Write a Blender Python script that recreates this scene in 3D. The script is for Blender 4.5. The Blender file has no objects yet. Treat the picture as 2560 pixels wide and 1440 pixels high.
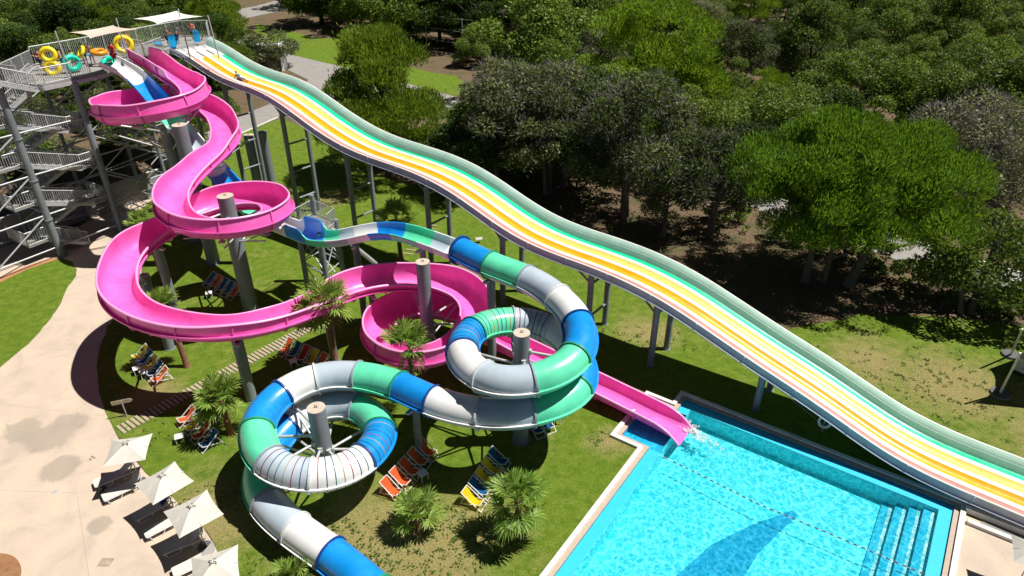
import bpy, math, random
from mathutils import Vector, Matrix
R=math.radians; PI=math.pi
random.seed(7)
scene=bpy.context.scene; col=scene.collection
# ---------------------------------------------------------------- camera geometry
FPX,PITCH,HC=1720.0,R(30.8),27.5
_c,_s=math.cos(PITCH),math.sin(PITCH)
def at(px,py,z=0.0):
    """world point at height z that the photo shows at pixel (px,py)"""
    u=(px-1280)/FPX; v=(720-py)/FPX
    d=(u,_c+v*_s,-_s+v*_c); t=(z-HC)/d[2]
    return Vector((d[0]*t,d[1]*t,z))
def hgt(bx,by,tx,ty):
    """foot of a vertical thing and its height from its foot and top pixels"""
    b=at(bx,by); u=(tx-1280)/FPX; v=(720-ty)/FPX
    d=(u,_c+v*_s,-_s+v*_c); t=(b.x*d[0]+b.y*d[1])/(d[0]**2+d[1]**2)
    return b,HC+d[2]*t
# ---------------------------------------------------------------- mesh building
class MB:
    def __init__(s): s.v=[];s.f=[];s.m=[];s.sm=[]
    def add(s,vs,fs,mi=0,smooth=False):
        o=len(s.v); s.v.extend([tuple(x) for x in vs])
        for f in fs: s.f.append([i+o for i in f]); s.m.append(mi); s.sm.append(smooth)
    def box(s,c,size,rz=0,mi=0,tilt=None):
        hx,hy,hz=size[0]/2,size[1]/2,size[2]/2
        M=Matrix.Rotation(rz,3,'Z')
        if tilt is not None: M=M@tilt
        c=Vector(c)
        vs=[c+M@Vector((x,y,z)) for z in(-hz,hz) for y in(-hy,hy) for x in(-hx,hx)]
        s.add(vs,[(0,2,3,1),(4,5,7,6),(0,1,5,4),(2,6,7,3),(0,4,6,2),(1,3,7,5)],mi)
    def bar(s,a,b,w,h,mi=0):
        a=Vector(a);b=Vector(b);t=(b-a).normalized()
        up=Vector((0,0,1)) if abs(t.z)<.95 else Vector((0,1,0))
        x=t.cross(up).normalized();y=x.cross(t)
        vs=[p+x*i*w/2+y*j*h/2 for p in(a,b) for i,j in((-1,-1),(1,-1),(1,1),(-1,1))]
        s.add(vs,[(3,2,1,0),(4,5,6,7)]+[(i,(i+1)%4,4+(i+1)%4,4+i) for i in range(4)],mi)
    def rod(s,a,b,r,r2=None,n=8,mi=0,caps=True):
        s.tube([a,b],[r,r if r2 is None else r2],n,mi,caps)
    def tube(s,pts,rad,n=8,mi=0,caps=True,closed=False):
        pts=[Vector(p) for p in pts]; k=len(pts)
        if not isinstance(rad,(list,tuple)): rad=[rad]*k
        vs=[];x=None
        for i,p in enumerate(pts):
            if closed: t=pts[(i+1)%k]-pts[i-1]
            else: t=pts[min(i+1,k-1)]-pts[max(i-1,0)]
            t=t.normalized() if t.length>1e-9 else Vector((0,0,1))
            if x is None:
                up=Vector((0,0,1)) if abs(t.z)<.9 else Vector((1,0,0)); x=t.cross(up).normalized()
            else:
                x=(x-t*x.dot(t)); x=x.normalized() if x.length>1e-6 else t.orthogonal().normalized()
            y=t.cross(x)
            for j in range(n):
                a=2*PI*j/n; vs.append(p+(x*math.cos(a)+y*math.sin(a))*rad[i])
        fs=[]
        for i in range(k if closed else k-1):
            for j in range(n):
                a=i*n+j;b=i*n+(j+1)%n;c=((i+1)%k)*n+(j+1)%n;d=((i+1)%k)*n+j; fs.append((a,b,c,d))
        s.add(vs,fs,mi,True)
        if caps and not closed:
            s.add(vs[:n],[tuple(range(n-1,-1,-1))],mi); s.add(vs[-n:],[tuple(range(n))],mi)
    def cyl(s,c,r,z0,z1,n=24,mi=0,r2=None):
        s.rod((c[0],c[1],z0),(c[0],c[1],z1),r,r2,n,mi)
    def prism(s,poly,z0,z1,mi=0,top=None):
        n=len(poly); a=sum(poly[i][0]*poly[(i+1)%n][1]-poly[(i+1)%n][0]*poly[i][1] for i in range(n))
        if a<0: poly=poly[::-1]
        vs=[(p[0],p[1],z0) for p in poly]+[(p[0],p[1],z1) for p in poly]
        s.add(vs,[tuple(range(n-1,-1,-1))]+[(i,(i+1)%n,n+(i+1)%n,n+i) for i in range(n)],mi)
        s.add(vs[n:],[tuple(range(n))],mi if top is None else top)
    def grid(s,rows,mi=0,smooth=True,flip=False):
        k=len(rows[0]); vs=[p for r in rows for p in r]; fs=[]
        for i in range(len(rows)-1):
            for j in range(k-1):
                q=(i*k+j,i*k+j+1,(i+1)*k+j+1,(i+1)*k+j); fs.append(q[::-1] if flip else q)
        s.add(vs,fs,mi,smooth)
    def ball(s,c,r,n=10,m=6,mi=0,sz=(1,1,1)):
        c=Vector(c);rows=[]
        for i in range(m+1):
            t=PI*i/m; rows.append([c+Vector((r*sz[0]*math.sin(t)*math.cos(2*PI*j/n),r*sz[1]*math.sin(t)*math.sin(2*PI*j/n),r*sz[2]*math.cos(t))) for j in range(n+1)])
        s.grid(rows,mi,True,True)
    def torus(s,c,R1,r,M=None,n=24,k=10,mi=0):
        c=Vector(c);M=M or Matrix.Identity(3)
        s.tube([c+M@Vector((R1*math.cos(2*PI*i/n),R1*math.sin(2*PI*i/n),0)) for i in range(n)],r,k,mi,closed=True)
    def mesh(s,name,mats):
        me=bpy.data.meshes.new(name); me.from_pydata(s.v,[],s.f)
        for m in (mats if isinstance(mats,(list,tuple)) else [mats]): me.materials.append(m)
        me.polygons.foreach_set('material_index',s.m); me.polygons.foreach_set('use_smooth',s.sm); me.update()
        return me
    def build(s,name,mats,parent=None):
        o=bpy.data.objects.new(name,s.mesh(name,mats)); col.objects.link(o)
        if parent:
            o.parent=parent
        return o
def tag(o,label=None,cat=None,group=None,kind=None):
    if label:o['label']=label
    if cat:o['category']=cat
    if group:o['group']=group
    if kind:o['kind']=kind
    return o
def empty(name,loc,rz=0,label=None,cat=None,group=None):
    o=bpy.data.objects.new(name,None); col.objects.link(o); o.location=loc; o.rotation_euler=(0,0,rz); o.empty_display_size=.3
    return tag(o,label,cat,group)
def copy_tree(o,parent=None):
    c=o.copy(); col.objects.link(c); c.parent=parent
    for ch in list(o.children): copy_tree(ch,c)
    return c
def structure(mb,name,mats): return tag(mb.build(name,mats),kind='structure')
# ---------------------------------------------------------------- materials
M={}
def nm(name):
    m=bpy.data.materials.new(name); m.use_nodes=True; nt=m.node_tree; nt.nodes.clear()
    out=nt.nodes.new('ShaderNodeOutputMaterial'); return m,nt,out
def N(nt,t,**k):
    n=nt.nodes.new(t)
    for a,b in k.items():
        if a in n.inputs.keys(): n.inputs[a].default_value=b
        else: setattr(n,a,b)
    return n
def ramp(nt,fac,stops,interp='LINEAR'):
    r=nt.nodes.new('ShaderNodeValToRGB'); r.color_ramp.interpolation=interp
    e=r.color_ramp.elements
    while len(e)<len(stops): e.new(.5)
    for i,(p,c) in enumerate(stops): e[i].position=p; e[i].color=(*c,1)
    nt.links.new(fac,r.inputs[0]); return r.outputs[0]
def noise(nt,scale,detail=4,rough=.55,vec=None,dist=0):
    n=N(nt,'ShaderNodeTexNoise'); n.inputs['Scale'].default_value=scale; n.inputs['Detail'].default_value=detail; n.inputs['Roughness'].default_value=rough; n.inputs['Distortion'].default_value=dist
    if vec is not None: nt.links.new(vec,n.inputs['Vector'])
    return n.outputs['Fac']
def mixc(nt,f,a,b,mode='MIX'):
    m=nt.nodes.new('ShaderNodeMix'); m.data_type='RGBA'; m.blend_type=mode
    for s_,v in((m.inputs['Factor'],f),(m.inputs[6],a),(m.inputs[7],b)):
        if hasattr(v,'is_linked'): nt.links.new(v,s_)
        elif isinstance(v,(int,float)): s_.default_value=v
        else: s_.default_value=(*v,1)
    return m.outputs[2]
def math_(nt,op,a,b=0.0,clamp=False):
    m=nt.nodes.new('ShaderNodeMath'); m.operation=op; m.use_clamp=clamp
    for i,v in((0,a),(1,b)):
        if hasattr(v,'is_linked'): nt.links.new(v,m.inputs[i])
        else: m.inputs[i].default_value=v
    return m.outputs[0]
def bump(nt,h,strength=.3,dist=.02):
    b=nt.nodes.new('ShaderNodeBump'); b.inputs['Strength'].default_value=strength; b.inputs['Distance'].default_value=dist
    nt.links.new(h,b.inputs['Height']); return b.outputs[0]
def plain(name,c,rough=.5,metal=0,var=.12,scale=3.0,bmp=0,coat=0,dirt=None,spec=.5,obj=True):
    m,nt,out=nm(name); p=N(nt,'ShaderNodeBsdfPrincipled'); L=nt.links.new
    tc=N(nt,'ShaderNodeTexCoord'); vec=tc.outputs['Object']
    f=noise(nt,scale,5,.6,vec)
    lo=tuple(x*(1-var) for x in c); hi=tuple(min(1,x*(1+var*.6)) for x in c)
    cc=ramp(nt,f,[(.3,lo),(.7,hi)])
    if dirt:
        f2=noise(nt,scale*.35,6,.65,vec,.4); k=ramp(nt,f2,[(.45,(0,0,0)),(.75,(1,1,1))]); k=math_(nt,'MULTIPLY',k,dirt[1]); cc=mixc(nt,k,cc,dirt[0])
    L(cc,p.inputs['Base Color']); p.inputs['Roughness'].default_value=rough; p.inputs['Metallic'].default_value=metal; p.inputs['Specular IOR Level'].default_value=spec
    if coat: p.inputs['Coat Weight'].default_value=coat; p.inputs['Coat Roughness'].default_value=.15
    if bmp: L(bump(nt,noise(nt,scale*8,3,.6,vec),bmp,.01),p.inputs['Normal'])
    L(p.outputs[0],out.inputs[0]); M[name]=m; return m
def gel(name,c,tr,tw=.3,rough=.3,var=.08,coat=.3):
    """glossy gel-coated fibreglass that lets some light through"""
    m,nt,out=nm(name); L=nt.links.new; p=N(nt,'ShaderNodeBsdfPrincipled'); tc=N(nt,'ShaderNodeTexCoord')
    f=noise(nt,.9,5,.6,tc.outputs['Object'],.6)
    cc=ramp(nt,f,[(.3,tuple(x*(1-var) for x in c)),(.7,tuple(min(1,x*(1+var)+.01) for x in c))])
    L(cc,p.inputs['Base Color']); p.inputs['Coat Weight'].default_value=coat; p.inputs['Coat Roughness'].default_value=.2
    r=ramp(nt,noise(nt,2.5,4,.6,tc.outputs['Object']),[(.3,(rough*.8,)*3),(.75,(rough*1.5,)*3)]); L(r,p.inputs['Roughness'])
    if tw>0:
        t=N(nt,'ShaderNodeBsdfTranslucent'); t.inputs[0].default_value=(*tr,1); mx=N(nt,'ShaderNodeMixShader'); mx.inputs[0].default_value=tw
        L(p.outputs[0],mx.inputs[1]); L(t.outputs[0],mx.inputs[2]); L(mx.outputs[0],out.inputs[0])
    else: L(p.outputs[0],out.inputs[0])
    M[name]=m; return m
def leafmat(name,stops,tw=.35,rough=.55,objvar=.25):
    m,nt,out=nm(name); L=nt.links.new
    g=N(nt,'ShaderNodeNewGeometry'); oi=N(nt,'ShaderNodeObjectInfo'); tc=N(nt,'ShaderNodeTexCoord')
    a=math_(nt,'MULTIPLY',g.outputs['Random Per Island'],.45); b=math_(nt,'MULTIPLY',noise(nt,.55,3,.6,tc.outputs['Object']),.75)
    f=math_(nt,'ADD',a,b); f=math_(nt,'ADD',f,math_(nt,'MULTIPLY',math_(nt,'SUBTRACT',oi.outputs['Random'],.5),objvar))
    cc=ramp(nt,f,stops)
    d=N(nt,'ShaderNodeBsdfPrincipled'); d.inputs['Roughness'].default_value=rough; d.inputs['Specular IOR Level'].default_value=.3; L(cc,d.inputs['Base Color'])
    t=N(nt,'ShaderNodeBsdfTranslucent'); c2=mixc(nt,.35,cc,(.30,.42,.02)); L(c2,t.inputs[0])
    mx=N(nt,'ShaderNodeMixShader'); mx.inputs[0].default_value=tw
    L(d.outputs[0],mx.inputs[1]); L(t.outputs[0],mx.inputs[2]); L(mx.outputs[0],out.inputs[0]); M[name]=m; return m
PINKC=(.90,.15,.53)
gel('pink_gel',PINKC,(1.0,.02,.42),.05,.3,.12)
gel('pink_rim',(.92,.36,.66),(.95,.1,.5),.04,.35)
gel('blue_gel',(.003,.26,.72),(0,.25,.85),.02,.3,.12)
gel('green_gel',(.12,.70,.42),(.02,.85,.4),.03,.3,.12)
gel('white_gel',(.80,.81,.80),(.7,.75,.8),.03,.3)
gel('grey_gel',(.46,.54,.62),(.4,.5,.6),.03,.32)
plain('seam_white',(.62,.64,.64),.4)
plain('seam_blue',(.01,.06,.25),.4); plain('seam_green',(.03,.30,.17),.4); plain('seam_grey',(.30,.35,.40),.4)
for n_,c_ in(('band_red',(.35,.04,.06)),('band_navy',(.02,.03,.16)),('band_teal',(.02,.16,.15)),('band_olive',(.40,.33,.10))): plain(n_,c_,.4)
gel('racer_white',(.84,.83,.80),(.8,.8,.7),0,.3)
gel('racer_rose',(.62,.34,.30),(.5,.2,.2),0,.35)
gel('racer_orange',(.90,.40,.01),(.9,.4,0),0,.3)
gel('racer_yellow',(.84,.66,.16),(.9,.8,.2),0,.3)
gel('racer_green',(.00,.62,.30),(0,.7,.3),0,.3)
gel('racer_teal',(.60,.90,.80),(.5,.85,.72),.4,.3,.1)
gel('racer_side',(.74,.81,.90),(.62,.68,.85),.4,.35,.12)
plain('steel',(.22,.25,.28),.45,0,.15,1.2,dirt=((.13,.13,.12),.5))
plain('steel_light',(.42,.44,.46),.4,.2,.12,2)
plain('galv',(.56,.57,.58),.42,.25,.15,4)
plain('cap_tan',(.55,.46,.38),.7)
plain('deck_grey',(.30,.30,.29),.75,0,.2,2,bmp=.2,dirt=((.2,.18,.15),.5))
plain('white_paint',(.78,.78,.75),.5,0,.08,3)
plain('frame_white',(.74,.74,.73),.4,0,.08,6)
for n_,c_ in(('cloth_orange',(.80,.13,.03)),('cloth_blue',(.005,.11,.32)),('cloth_yellow',(.85,.60,.005)),('cloth_red',(.55,.05,.03)),('towel_blue',(.01,.05,.42))): gel(n_,tuple(min(1,x*1.15) for x in c_),tuple(min(1,x*1.3) for x in c_),.4,.9,.12,0)
plain('parasol_cloth',(.58,.555,.50),.85,0,.07,2,bmp=.1)
plain('sail_cream',(.80,.77,.72),.85,0,.06,1.5)
plain('sail_beige',(.62,.50,.42),.85,0,.06,1.5)
plain('lounger_mesh',(.60,.58,.54),.75,0,.08,6)
plain('plastic_white',(.80,.80,.79),.4)
plain('stone_white',(.74,.73,.69),.8,0,.12,2.5,bmp=.4,dirt=((.45,.40,.33),.5))
plain('wall_white',(.72,.73,.74),.8,0,.1,.8,dirt=((.45,.43,.4),.5))
plain('wall_dark',(.26,.26,.26),.9,0,.2,.8,bmp=.3,dirt=((.16,.15,.14),.7))
plain('timber',(.40,.33,.24),.85,0,.25,3,bmp=.3,dirt=((.24,.2,.15),.6))
plain('timber_deck',(.30,.15,.07),.6,0,.25,4,bmp=.3)
plain('bark',(.085,.062,.045),.95,0,.35,3,bmp=.8)
plain('bark_grey',(.15,.13,.115),.95,0,.3,3,bmp=.8)
plain('bark_palm',(.27,.13,.07),.95,0,.4,5,bmp=1.0,dirt=((.12,.07,.04),.7))
plain('black',(.02,.02,.022),.5); plain('dark_grey',(.10,.10,.11),.6)
plain('tube_yellow',(.90,.70,.02),.35); plain('tube_teal',(.0,.62,.42),.35); plain('tube_orange',(.75,.30,.02),.35); plain('mat_blue',(.0,.35,.72),.5); plain('tube_grey',(.15,.17,.18),.35)
plain('skin',(.55,.28,.19),.55); plain('skin_tan',(.36,.17,.10),.55); plain('hair_dark',(.02,.014,.01),.6); plain('hair_brown',(.09,.045,.02),.6)
plain('shirt_red',(.62,.01,.03),.8); plain('shorts_red',(.50,.01,.02),.8); plain('shorts_navy',(.02,.04,.12),.8); plain('suit_green',(.25,.55,.12),.8); plain('suit_pale',(.45,.52,.56),.8); plain('suit_coral',(.65,.15,.12),.8); plain('shirt_grey',(.10,.12,.15),.8)
leafmat('leaf_pine',[(.22,(.045,.095,.009)),(.5,(.17,.26,.02)),(.85,(.36,.44,.05))],.42)
leafmat('leaf_bright',[(.25,(.05,.12,.008)),(.55,(.15,.28,.016)),(.9,(.30,.42,.035))],.42)
leafmat('leaf_stone',[(.25,(.022,.07,.006)),(.5,(.068,.18,.012)),(.8,(.155,.29,.024))],.4)
leafmat('leaf_oak',[(.22,(.014,.038,.007)),(.48,(.042,.098,.014)),(.7,(.10,.175,.024)),(.95,(.20,.285,.045))],.35,objvar=.95)
leafmat('leaf_grey',[(.2,(.026,.042,.012)),(.45,(.075,.105,.030)),(.7,(.155,.18,.07)),(.95,(.27,.27,.14))],.3,objvar=.7)
leafmat('leaf_olive',[(.25,(.028,.06,.010)),(.55,(.085,.145,.022)),(.9,(.19,.25,.05))],.33,objvar=.6)
leafmat('twig_grey',[(.25,(.07,.065,.06)),(.55,(.15,.14,.125)),(.9,(.27,.25,.23))],.0,.9)
leafmat('frond',[(.25,(.09,.17,.02)),(.55,(.24,.37,.065)),(.9,(.44,.54,.16))],.42,.42)
leafmat('frond_dry',[(.25,(.14,.09,.04)),(.9,(.34,.24,.12))],.2,.8)

# ================================================================ setting
def posmask(nt,spots,soft=1.0):
    """0..1 around each (x,y,r): where the turf has dried out, a stain has spread, ..."""
    g=N(nt,'ShaderNodeNewGeometry'); acc=None
    for (x,y,r) in spots:
        v=nt.nodes.new('ShaderNodeVectorMath'); v.operation='DISTANCE'; nt.links.new(g.outputs['Position'],v.inputs[0]); v.inputs[1].default_value=(x,y,0)
        k=math_(nt,'SUBTRACT',1.0,math_(nt,'DIVIDE',v.outputs['Value'],r),True)
        acc=k if acc is None else math_(nt,'MAXIMUM',acc,k)
    return acc
def lawn_mat(name,spots,base=0.0):
    m,nt,out=nm(name); L=nt.links.new; p=N(nt,'ShaderNodeBsdfPrincipled',Roughness=.9); g=N(nt,'ShaderNodeNewGeometry'); pos=g.outputs['Position']
    p.inputs['Specular IOR Level'].default_value=.2
    fine=noise(nt,9,6,.75,pos); mid=noise(nt,1.6,5,.65,pos,.3); big=noise(nt,.28,4,.6,pos,.5)
    green=ramp(nt,math_(nt,'ADD',math_(nt,'MULTIPLY',fine,.55),math_(nt,'MULTIPLY',mid,.45)),[(.34,(.045,.098,.007)),(.5,(.115,.185,.014)),(.68,(.20,.255,.034))])
    dry=ramp(nt,fine,[(.3,(.17,.14,.045)),(.55,(.36,.27,.13)),(.75,(.50,.39,.22))])
    dm=posmask(nt,spots)
    k=math_(nt,'ADD',math_(nt,'MULTIPLY',dm,.64),math_(nt,'MULTIPLY',big,.72)); k=math_(nt,'ADD',k,math_(nt,'MULTIPLY',mid,.60)); k=math_(nt,'ADD',k,math_(nt,'MULTIPLY',fine,.45+base))
    k=math_(nt,'MULTIPLY',math_(nt,'SUBTRACT',k,.93),2.2,True); k=math_(nt,'MULTIPLY',k,ramp(nt,noise(nt,22,4,.8,pos),[(.35,(.35,.35,.35)),(.6,(1,1,1))]))
    L(mixc(nt,k,green,dry),p.inputs['Base Color'])
    L(bump(nt,math_(nt,'ADD',fine,math_(nt,'MULTIPLY',noise(nt,40,3,.6,pos),.7)),.9,.06),p.inputs['Normal']); L(p.outputs[0],out.inputs[0]); M[name]=m
lawn_mat('turf',[(-6.5,21.5,7),(-15,24,4.5),(-3.5,22,5.5),(28,34,6),(24,37,4),(33,30,7),(5.6,29.0,1.8),(-22.5,33.0,2.6),(9.5,40,3),(-18,64,3)])
lawn_mat('turf_lush',[(-45,42,5)],-.1)
def soil_mat():
    m,nt,out=nm('soil'); L=nt.links.new; p=N(nt,'ShaderNodeBsdfPrincipled',Roughness=.95); pos=N(nt,'ShaderNodeNewGeometry').outputs['Position']
    f=noise(nt,5,8,.75,pos); b=noise(nt,.5,5,.6,pos,.4)
    c1=ramp(nt,f,[(.3,(.05,.032,.018)),(.5,(.13,.085,.047)),(.72,(.30,.20,.12))]); c2=ramp(nt,f,[(.3,(.03,.035,.012)),(.7,(.14,.13,.05))])
    L(mixc(nt,ramp(nt,b,[(.48,(0,0,0)),(.6,(1,1,1))]),c1,c2),p.inputs['Base Color']); L(bump(nt,f,1,.12),p.inputs['Normal']); L(p.outputs[0],out.inputs[0]); M['soil']=m
soil_mat()
def paving_mat():
    m,nt,out=nm('paving'); L=nt.links.new; p=N(nt,'ShaderNodeBsdfPrincipled',Roughness=.8); pos=N(nt,'ShaderNodeNewGeometry').outputs['Position']
    f=noise(nt,.45,7,.62,pos,.6); s=noise(nt,14,4,.7,pos)
    c=ramp(nt,f,[(.3,(.40,.33,.27)),(.5,(.53,.43,.34)),(.7,(.62,.49,.37))])
    c=mixc(nt,.25,c,ramp(nt,s,[(.3,(.33,.27,.22)),(.7,(.64,.53,.42))]))
    w=at(125,1090); w2=at(150,1170); w3=at(60,1075); w4=at(170,1060)
    wet=posmask(nt,[(w.x,w.y,2.1),(w2.x,w2.y,1.5),(w3.x,w3.y,1.7),(w4.x,w4.y,1.6),(-20.4,23.2,.9)])
    k=math_(nt,'ADD',wet,math_(nt,'MULTIPLY',noise(nt,.9,6,.6,pos,.8),.8)); k=math_(nt,'MULTIPLY',math_(nt,'SUBTRACT',k,.68),5.5,True)
    L(mixc(nt,math_(nt,'MULTIPLY',k,.60),c,(.27,.235,.19)),p.inputs['Base Color']); L(bump(nt,s,.2,.01),p.inputs['Normal']); L(p.outputs[0],out.inputs[0]); M['paving']=m
paving_mat()
plain('asphalt',(.27,.26,.25),.9,0,.15,1.2,bmp=.2,dirt=((.36,.31,.26),.6))
plain('brick_red',(.42,.19,.09),.85,0,.2,5)
plain('tan_strip',(.46,.37,.30),.85,0,.12,5)
plain('pool_band',(.02,.50,.74),.55,0,.08,3)
plain('joint',(.40,.34,.28),.9)
g=MB(); g.add([(-420,-60,0),(420,-60,0),(420,520,0),(-420,520,0)],[(0,1,2,3)]); structure(g,'ground',M['soil'])
def sheet(name,pts,z,mat,jit=0,sub=1.2):
    """flat sheet; its outline wanders a little where turf meets soil"""
    rnd=random.Random(len(pts)*7+int(z*1000)); P=[]
    for i,p in enumerate(pts):
        q=pts[(i+1)%len(pts)]; d=math.hypot(q[0]-p[0],q[1]-p[1]); n=max(1,int(d/sub)) if jit else 1
        for k in range(n):
            t=k/n; P.append((p[0]+(q[0]-p[0])*t+rnd.uniform(-jit,jit),p[1]+(q[1]-p[1])*t+rnd.uniform(-jit,jit)))
    a=sum(P[i][0]*P[(i+1)%len(P)][1]-P[(i+1)%len(P)][0]*P[i][1] for i in range(len(P)))
    if a<0: P=P[::-1]
    m=MB(); m.add([(x,y,z) for x,y in P],[tuple(range(len(P)))]); return structure(m,name,mat)
def W(L): return [(at(*p).x,at(*p).y) for p in L]
# central lawn
edge=W([(541,1373),(519,1336),(504,1318),(440,1250),(364,1183),(300,1105),(281,1067),(266,1027),(257,1000),(247,977),(242,915),(250,865),(272,815),(297,790),(330,740),(350,705),(356,660),(350,625),(338,590),(330,560),(345,530),(380,500)])
top=W([(480,400),(594,338),(700,296),(800,335),(960,440),(1100,482),(1250,560),(1400,625),(1700,730),(1960,826),(2150,786),(2350,792),(2560,812),(2700,830)])
sheet('lawn',[(-12,14)]+[(-12.6,19)]+edge+top+[(44,30),(34,10),(0,8)],.008,M['turf'],.12)
sheet('lawn',W([(700,118),(800,95),(880,100),(960,150),(1060,178),(1140,190),(1190,235),(1130,238),(1060,222),(860,170),(800,158),(712,134)]),.008,M['turf_lush'],.2)
sheet('lawn',W([(640,60),(720,75),(790,95),(700,120),(640,95)]),.006,M['turf_lush'],.2)
leftlawn=W([(-60,960),(0,920),(70,862),(100,830),(150,765),(172,715),(190,690),(192,668),(175,652),(150,645),(70,672),(0,705),(-80,735)])
sheet('paving',[(-12.4,19),(-12,14),(-40,14),(-60,30)]+W([(-80,735),(-60,640),(60,600),(200,565),(340,470),(385,492)])+edge[::-1],.004,M['paving'])
sheet('lawn',leftlawn,.010,M['turf_lush'],.06,.5)
sheet('brick_edging',W([(-80,735),(0,706),(70,673),(150,646),(150,640),(70,664),(0,693),(-80,718)]),.012,M['brick_red'])
# road with pale kerbs
def lerp(a,b,t): return (a[0]+(b[0]-a[0])*t,a[1]+(b[1]-a[1])*t)
sheet('road',W([(480,400),(594,336),(695,292),(760,262),(826,240),(900,243),(1000,252),(1082,258),(1200,288),(1500,390),(2000,560),(2350,690),(2560,770),(2800,850),(2800,770),(2560,688),(2200,582),(1700,420),(1300,285),(1132,240),(1075,225),(960,192),(870,170),(825,160),(720,135),(660,115),(600,160),(700,165),(772,200),(735,225),(671,262),(590,293),(450,365)]),.012,M['asphalt'])
sheet('road',W([(560,60),(640,40),(800,8),(900,-20),(880,-45),(760,-18),(640,15),(560,30)]),.012,M['asphalt'])
def ribbon(name,pts,w,z,h,mat):
    m=MB()
    for a,b in zip(pts,pts[1:]): m.bar((*a,z),(*b,z),w,h)
    return structure(m,name,mat)
ribbon('kerb',W([(480,401),(594,338),(695,294)]),.18,.05,.1,M['stone_white'])
ribbon('kerb',W([(2800,768),(2560,686),(2200,580),(1700,418)]),.18,.05,.1,M['stone_white'])
# expansion joints and drain lids on the paving
j=MB()
j.bar(at(192,1232,.004),at(228,1480,.004),.03,.008)
structure(j,'paving_joint',M['joint'])
for a_,b_ in (((0,1010),(262,1040)),((192,1232),(300,1215)),((-40,1225),(192,1232)),((60,868),(250,880)),((165,745),(262,752))):
    j=MB(); j.bar(at(*a_,.004),at(*b_,.004),.02,.006); structure(j,'paving_joint',M['joint'])
for px,lab in (((264,1405),'square slatted drain cover set in the paving near the parasols'),((137,1228),'small round metal drain grate at the foot of the wet stain')):
    d=MB(); p=at(*px,.02)
    if px[0]>200:
        for k in range(5): d.box((p.x+(k-2)*.11,p.y,.018),(.08,.42,.03),.5*0)
        d.box((p.x,p.y,.006),(.6,.46,.012)); tag(d.build('drain_cover',M['timber']),lab,'drain cover')
    else:
        d.cyl((p.x,p.y),.14,.006,.02,14)
        for k in range(3): d.box((p.x,p.y-.06+.06*k,.023),(.2,.02,.008))
        tag(d.build('drain_cover',M['galv']),lab,'drain cover')
dk=MB(); c=at(-60,1470); dk.cyl((c.x,c.y),1.75,.006,.14,48); tag(dk.build('wooden_deck',M['timber_deck']),'round brown timber deck at the edge of the beige paving','deck')
# ---------------------------------------------------------------- pool
PO=at(1713,999); E1=Vector((math.cos(R(-35)),math.sin(R(-35)),0)); E2=Vector((math.sin(R(-35)),-math.cos(R(-35)),0))
def pp(a,b,z=0): return PO+E1*a+E2*b+Vector((0,0,z))
def pxy(L): return [(pp(*q).x,pp(*q).y) for q in L]
LEN=14.55
outer=[(0,0),(LEN,0),(LEN,26),(0,26),(0,5.05),(-1.75,5.05),(-1.75,1.25),(0,1.25)]
def offset(L,d):
    n=len(L);o=[]
    for i in range(n):
        p0,p1,p2=L[i-1],L[i],L[(i+1)%n]
        def nrm(a,b):
            l=math.hypot(b[0]-a[0],b[1]-a[1]); return ((b[1]-a[1])/l,-(b[0]-a[0])/l)
        n1,n2=nrm(p0,p1),nrm(p1,p2)
        sx,sy=n1[0]+n2[0],n1[1]+n2[1]
        if abs(n1[0]*n2[0]+n1[1]*n2[1])>.99: sx,sy=n1
        o.append((p1[0]+sx*d,p1[1]+sy*d))
    return o
def rim(name,d0,d1,z0,z1,mat,z_is_wall=True,L=None):
    a=offset(L or outer,d0); b=offset(L or outer,d1); n=len(a); m=MB()
    for i in range(n):
        k=(i+1)%n
        q=[pp(*a[i],z1),pp(*a[k],z1),pp(*b[k],z1),pp(*b[i],z1)]; q0=[pp(*a[i],z0),pp(*a[k],z0),pp(*b[k],z0),pp(*b[i],z0)]
        m.add(q+q0,[(0,1,2,3),(4,5,1,0),(6,7,3,2)])
    return structure(m,name,mat)
rim('pool_kerb',.26,.50,-.1,.16,M['stone_white'])
rim('pool_edge',.0,.26,-.1,.05,M['tan_strip'])
# the lawn and ground must not run through the basin: it is raised just above them, water level a hand above the turf
BASE=.03
main=[(.62,.62),(LEN-.62,.62),(LEN-.62,25),(.62,25)]
def flat(name,L,z,mat): 
    m=MB(); m.add([pp(*q,z) for q in L],[tuple(range(len(L)))]); return structure(m,name,mat)
def tile_mat(name,c,var,sc=9):
    m,nt,out=nm(name); L=nt.links.new; p=N(nt,'ShaderNodeBsdfPrincipled',Roughness=.45); pos=N(nt,'ShaderNodeNewGeometry').outputs['Position']
    v=N(nt,'ShaderNodeTexVoronoi'); v.inputs['Scale'].default_value=sc; L(pos,v.inputs['Vector'])
    cc=ramp(nt,v.outputs['Color'],[(.1,tuple(x*(1-var) for x in c)),(.9,tuple(min(1,x*(1+var)) for x in c))]); L(cc,p.inputs['Base Color']); L(p.outputs[0],out.inputs[0]); M[name]=m
tile_mat('pool_tile',(.14,.67,.72),.16); tile_mat('pool_dark_blue',(.012,.33,.52),.15); tile_mat('pool_tile_white',(.50,.66,.66),.15); tile_mat('pool_tile_step',(.03,.45,.62),.15)

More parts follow.
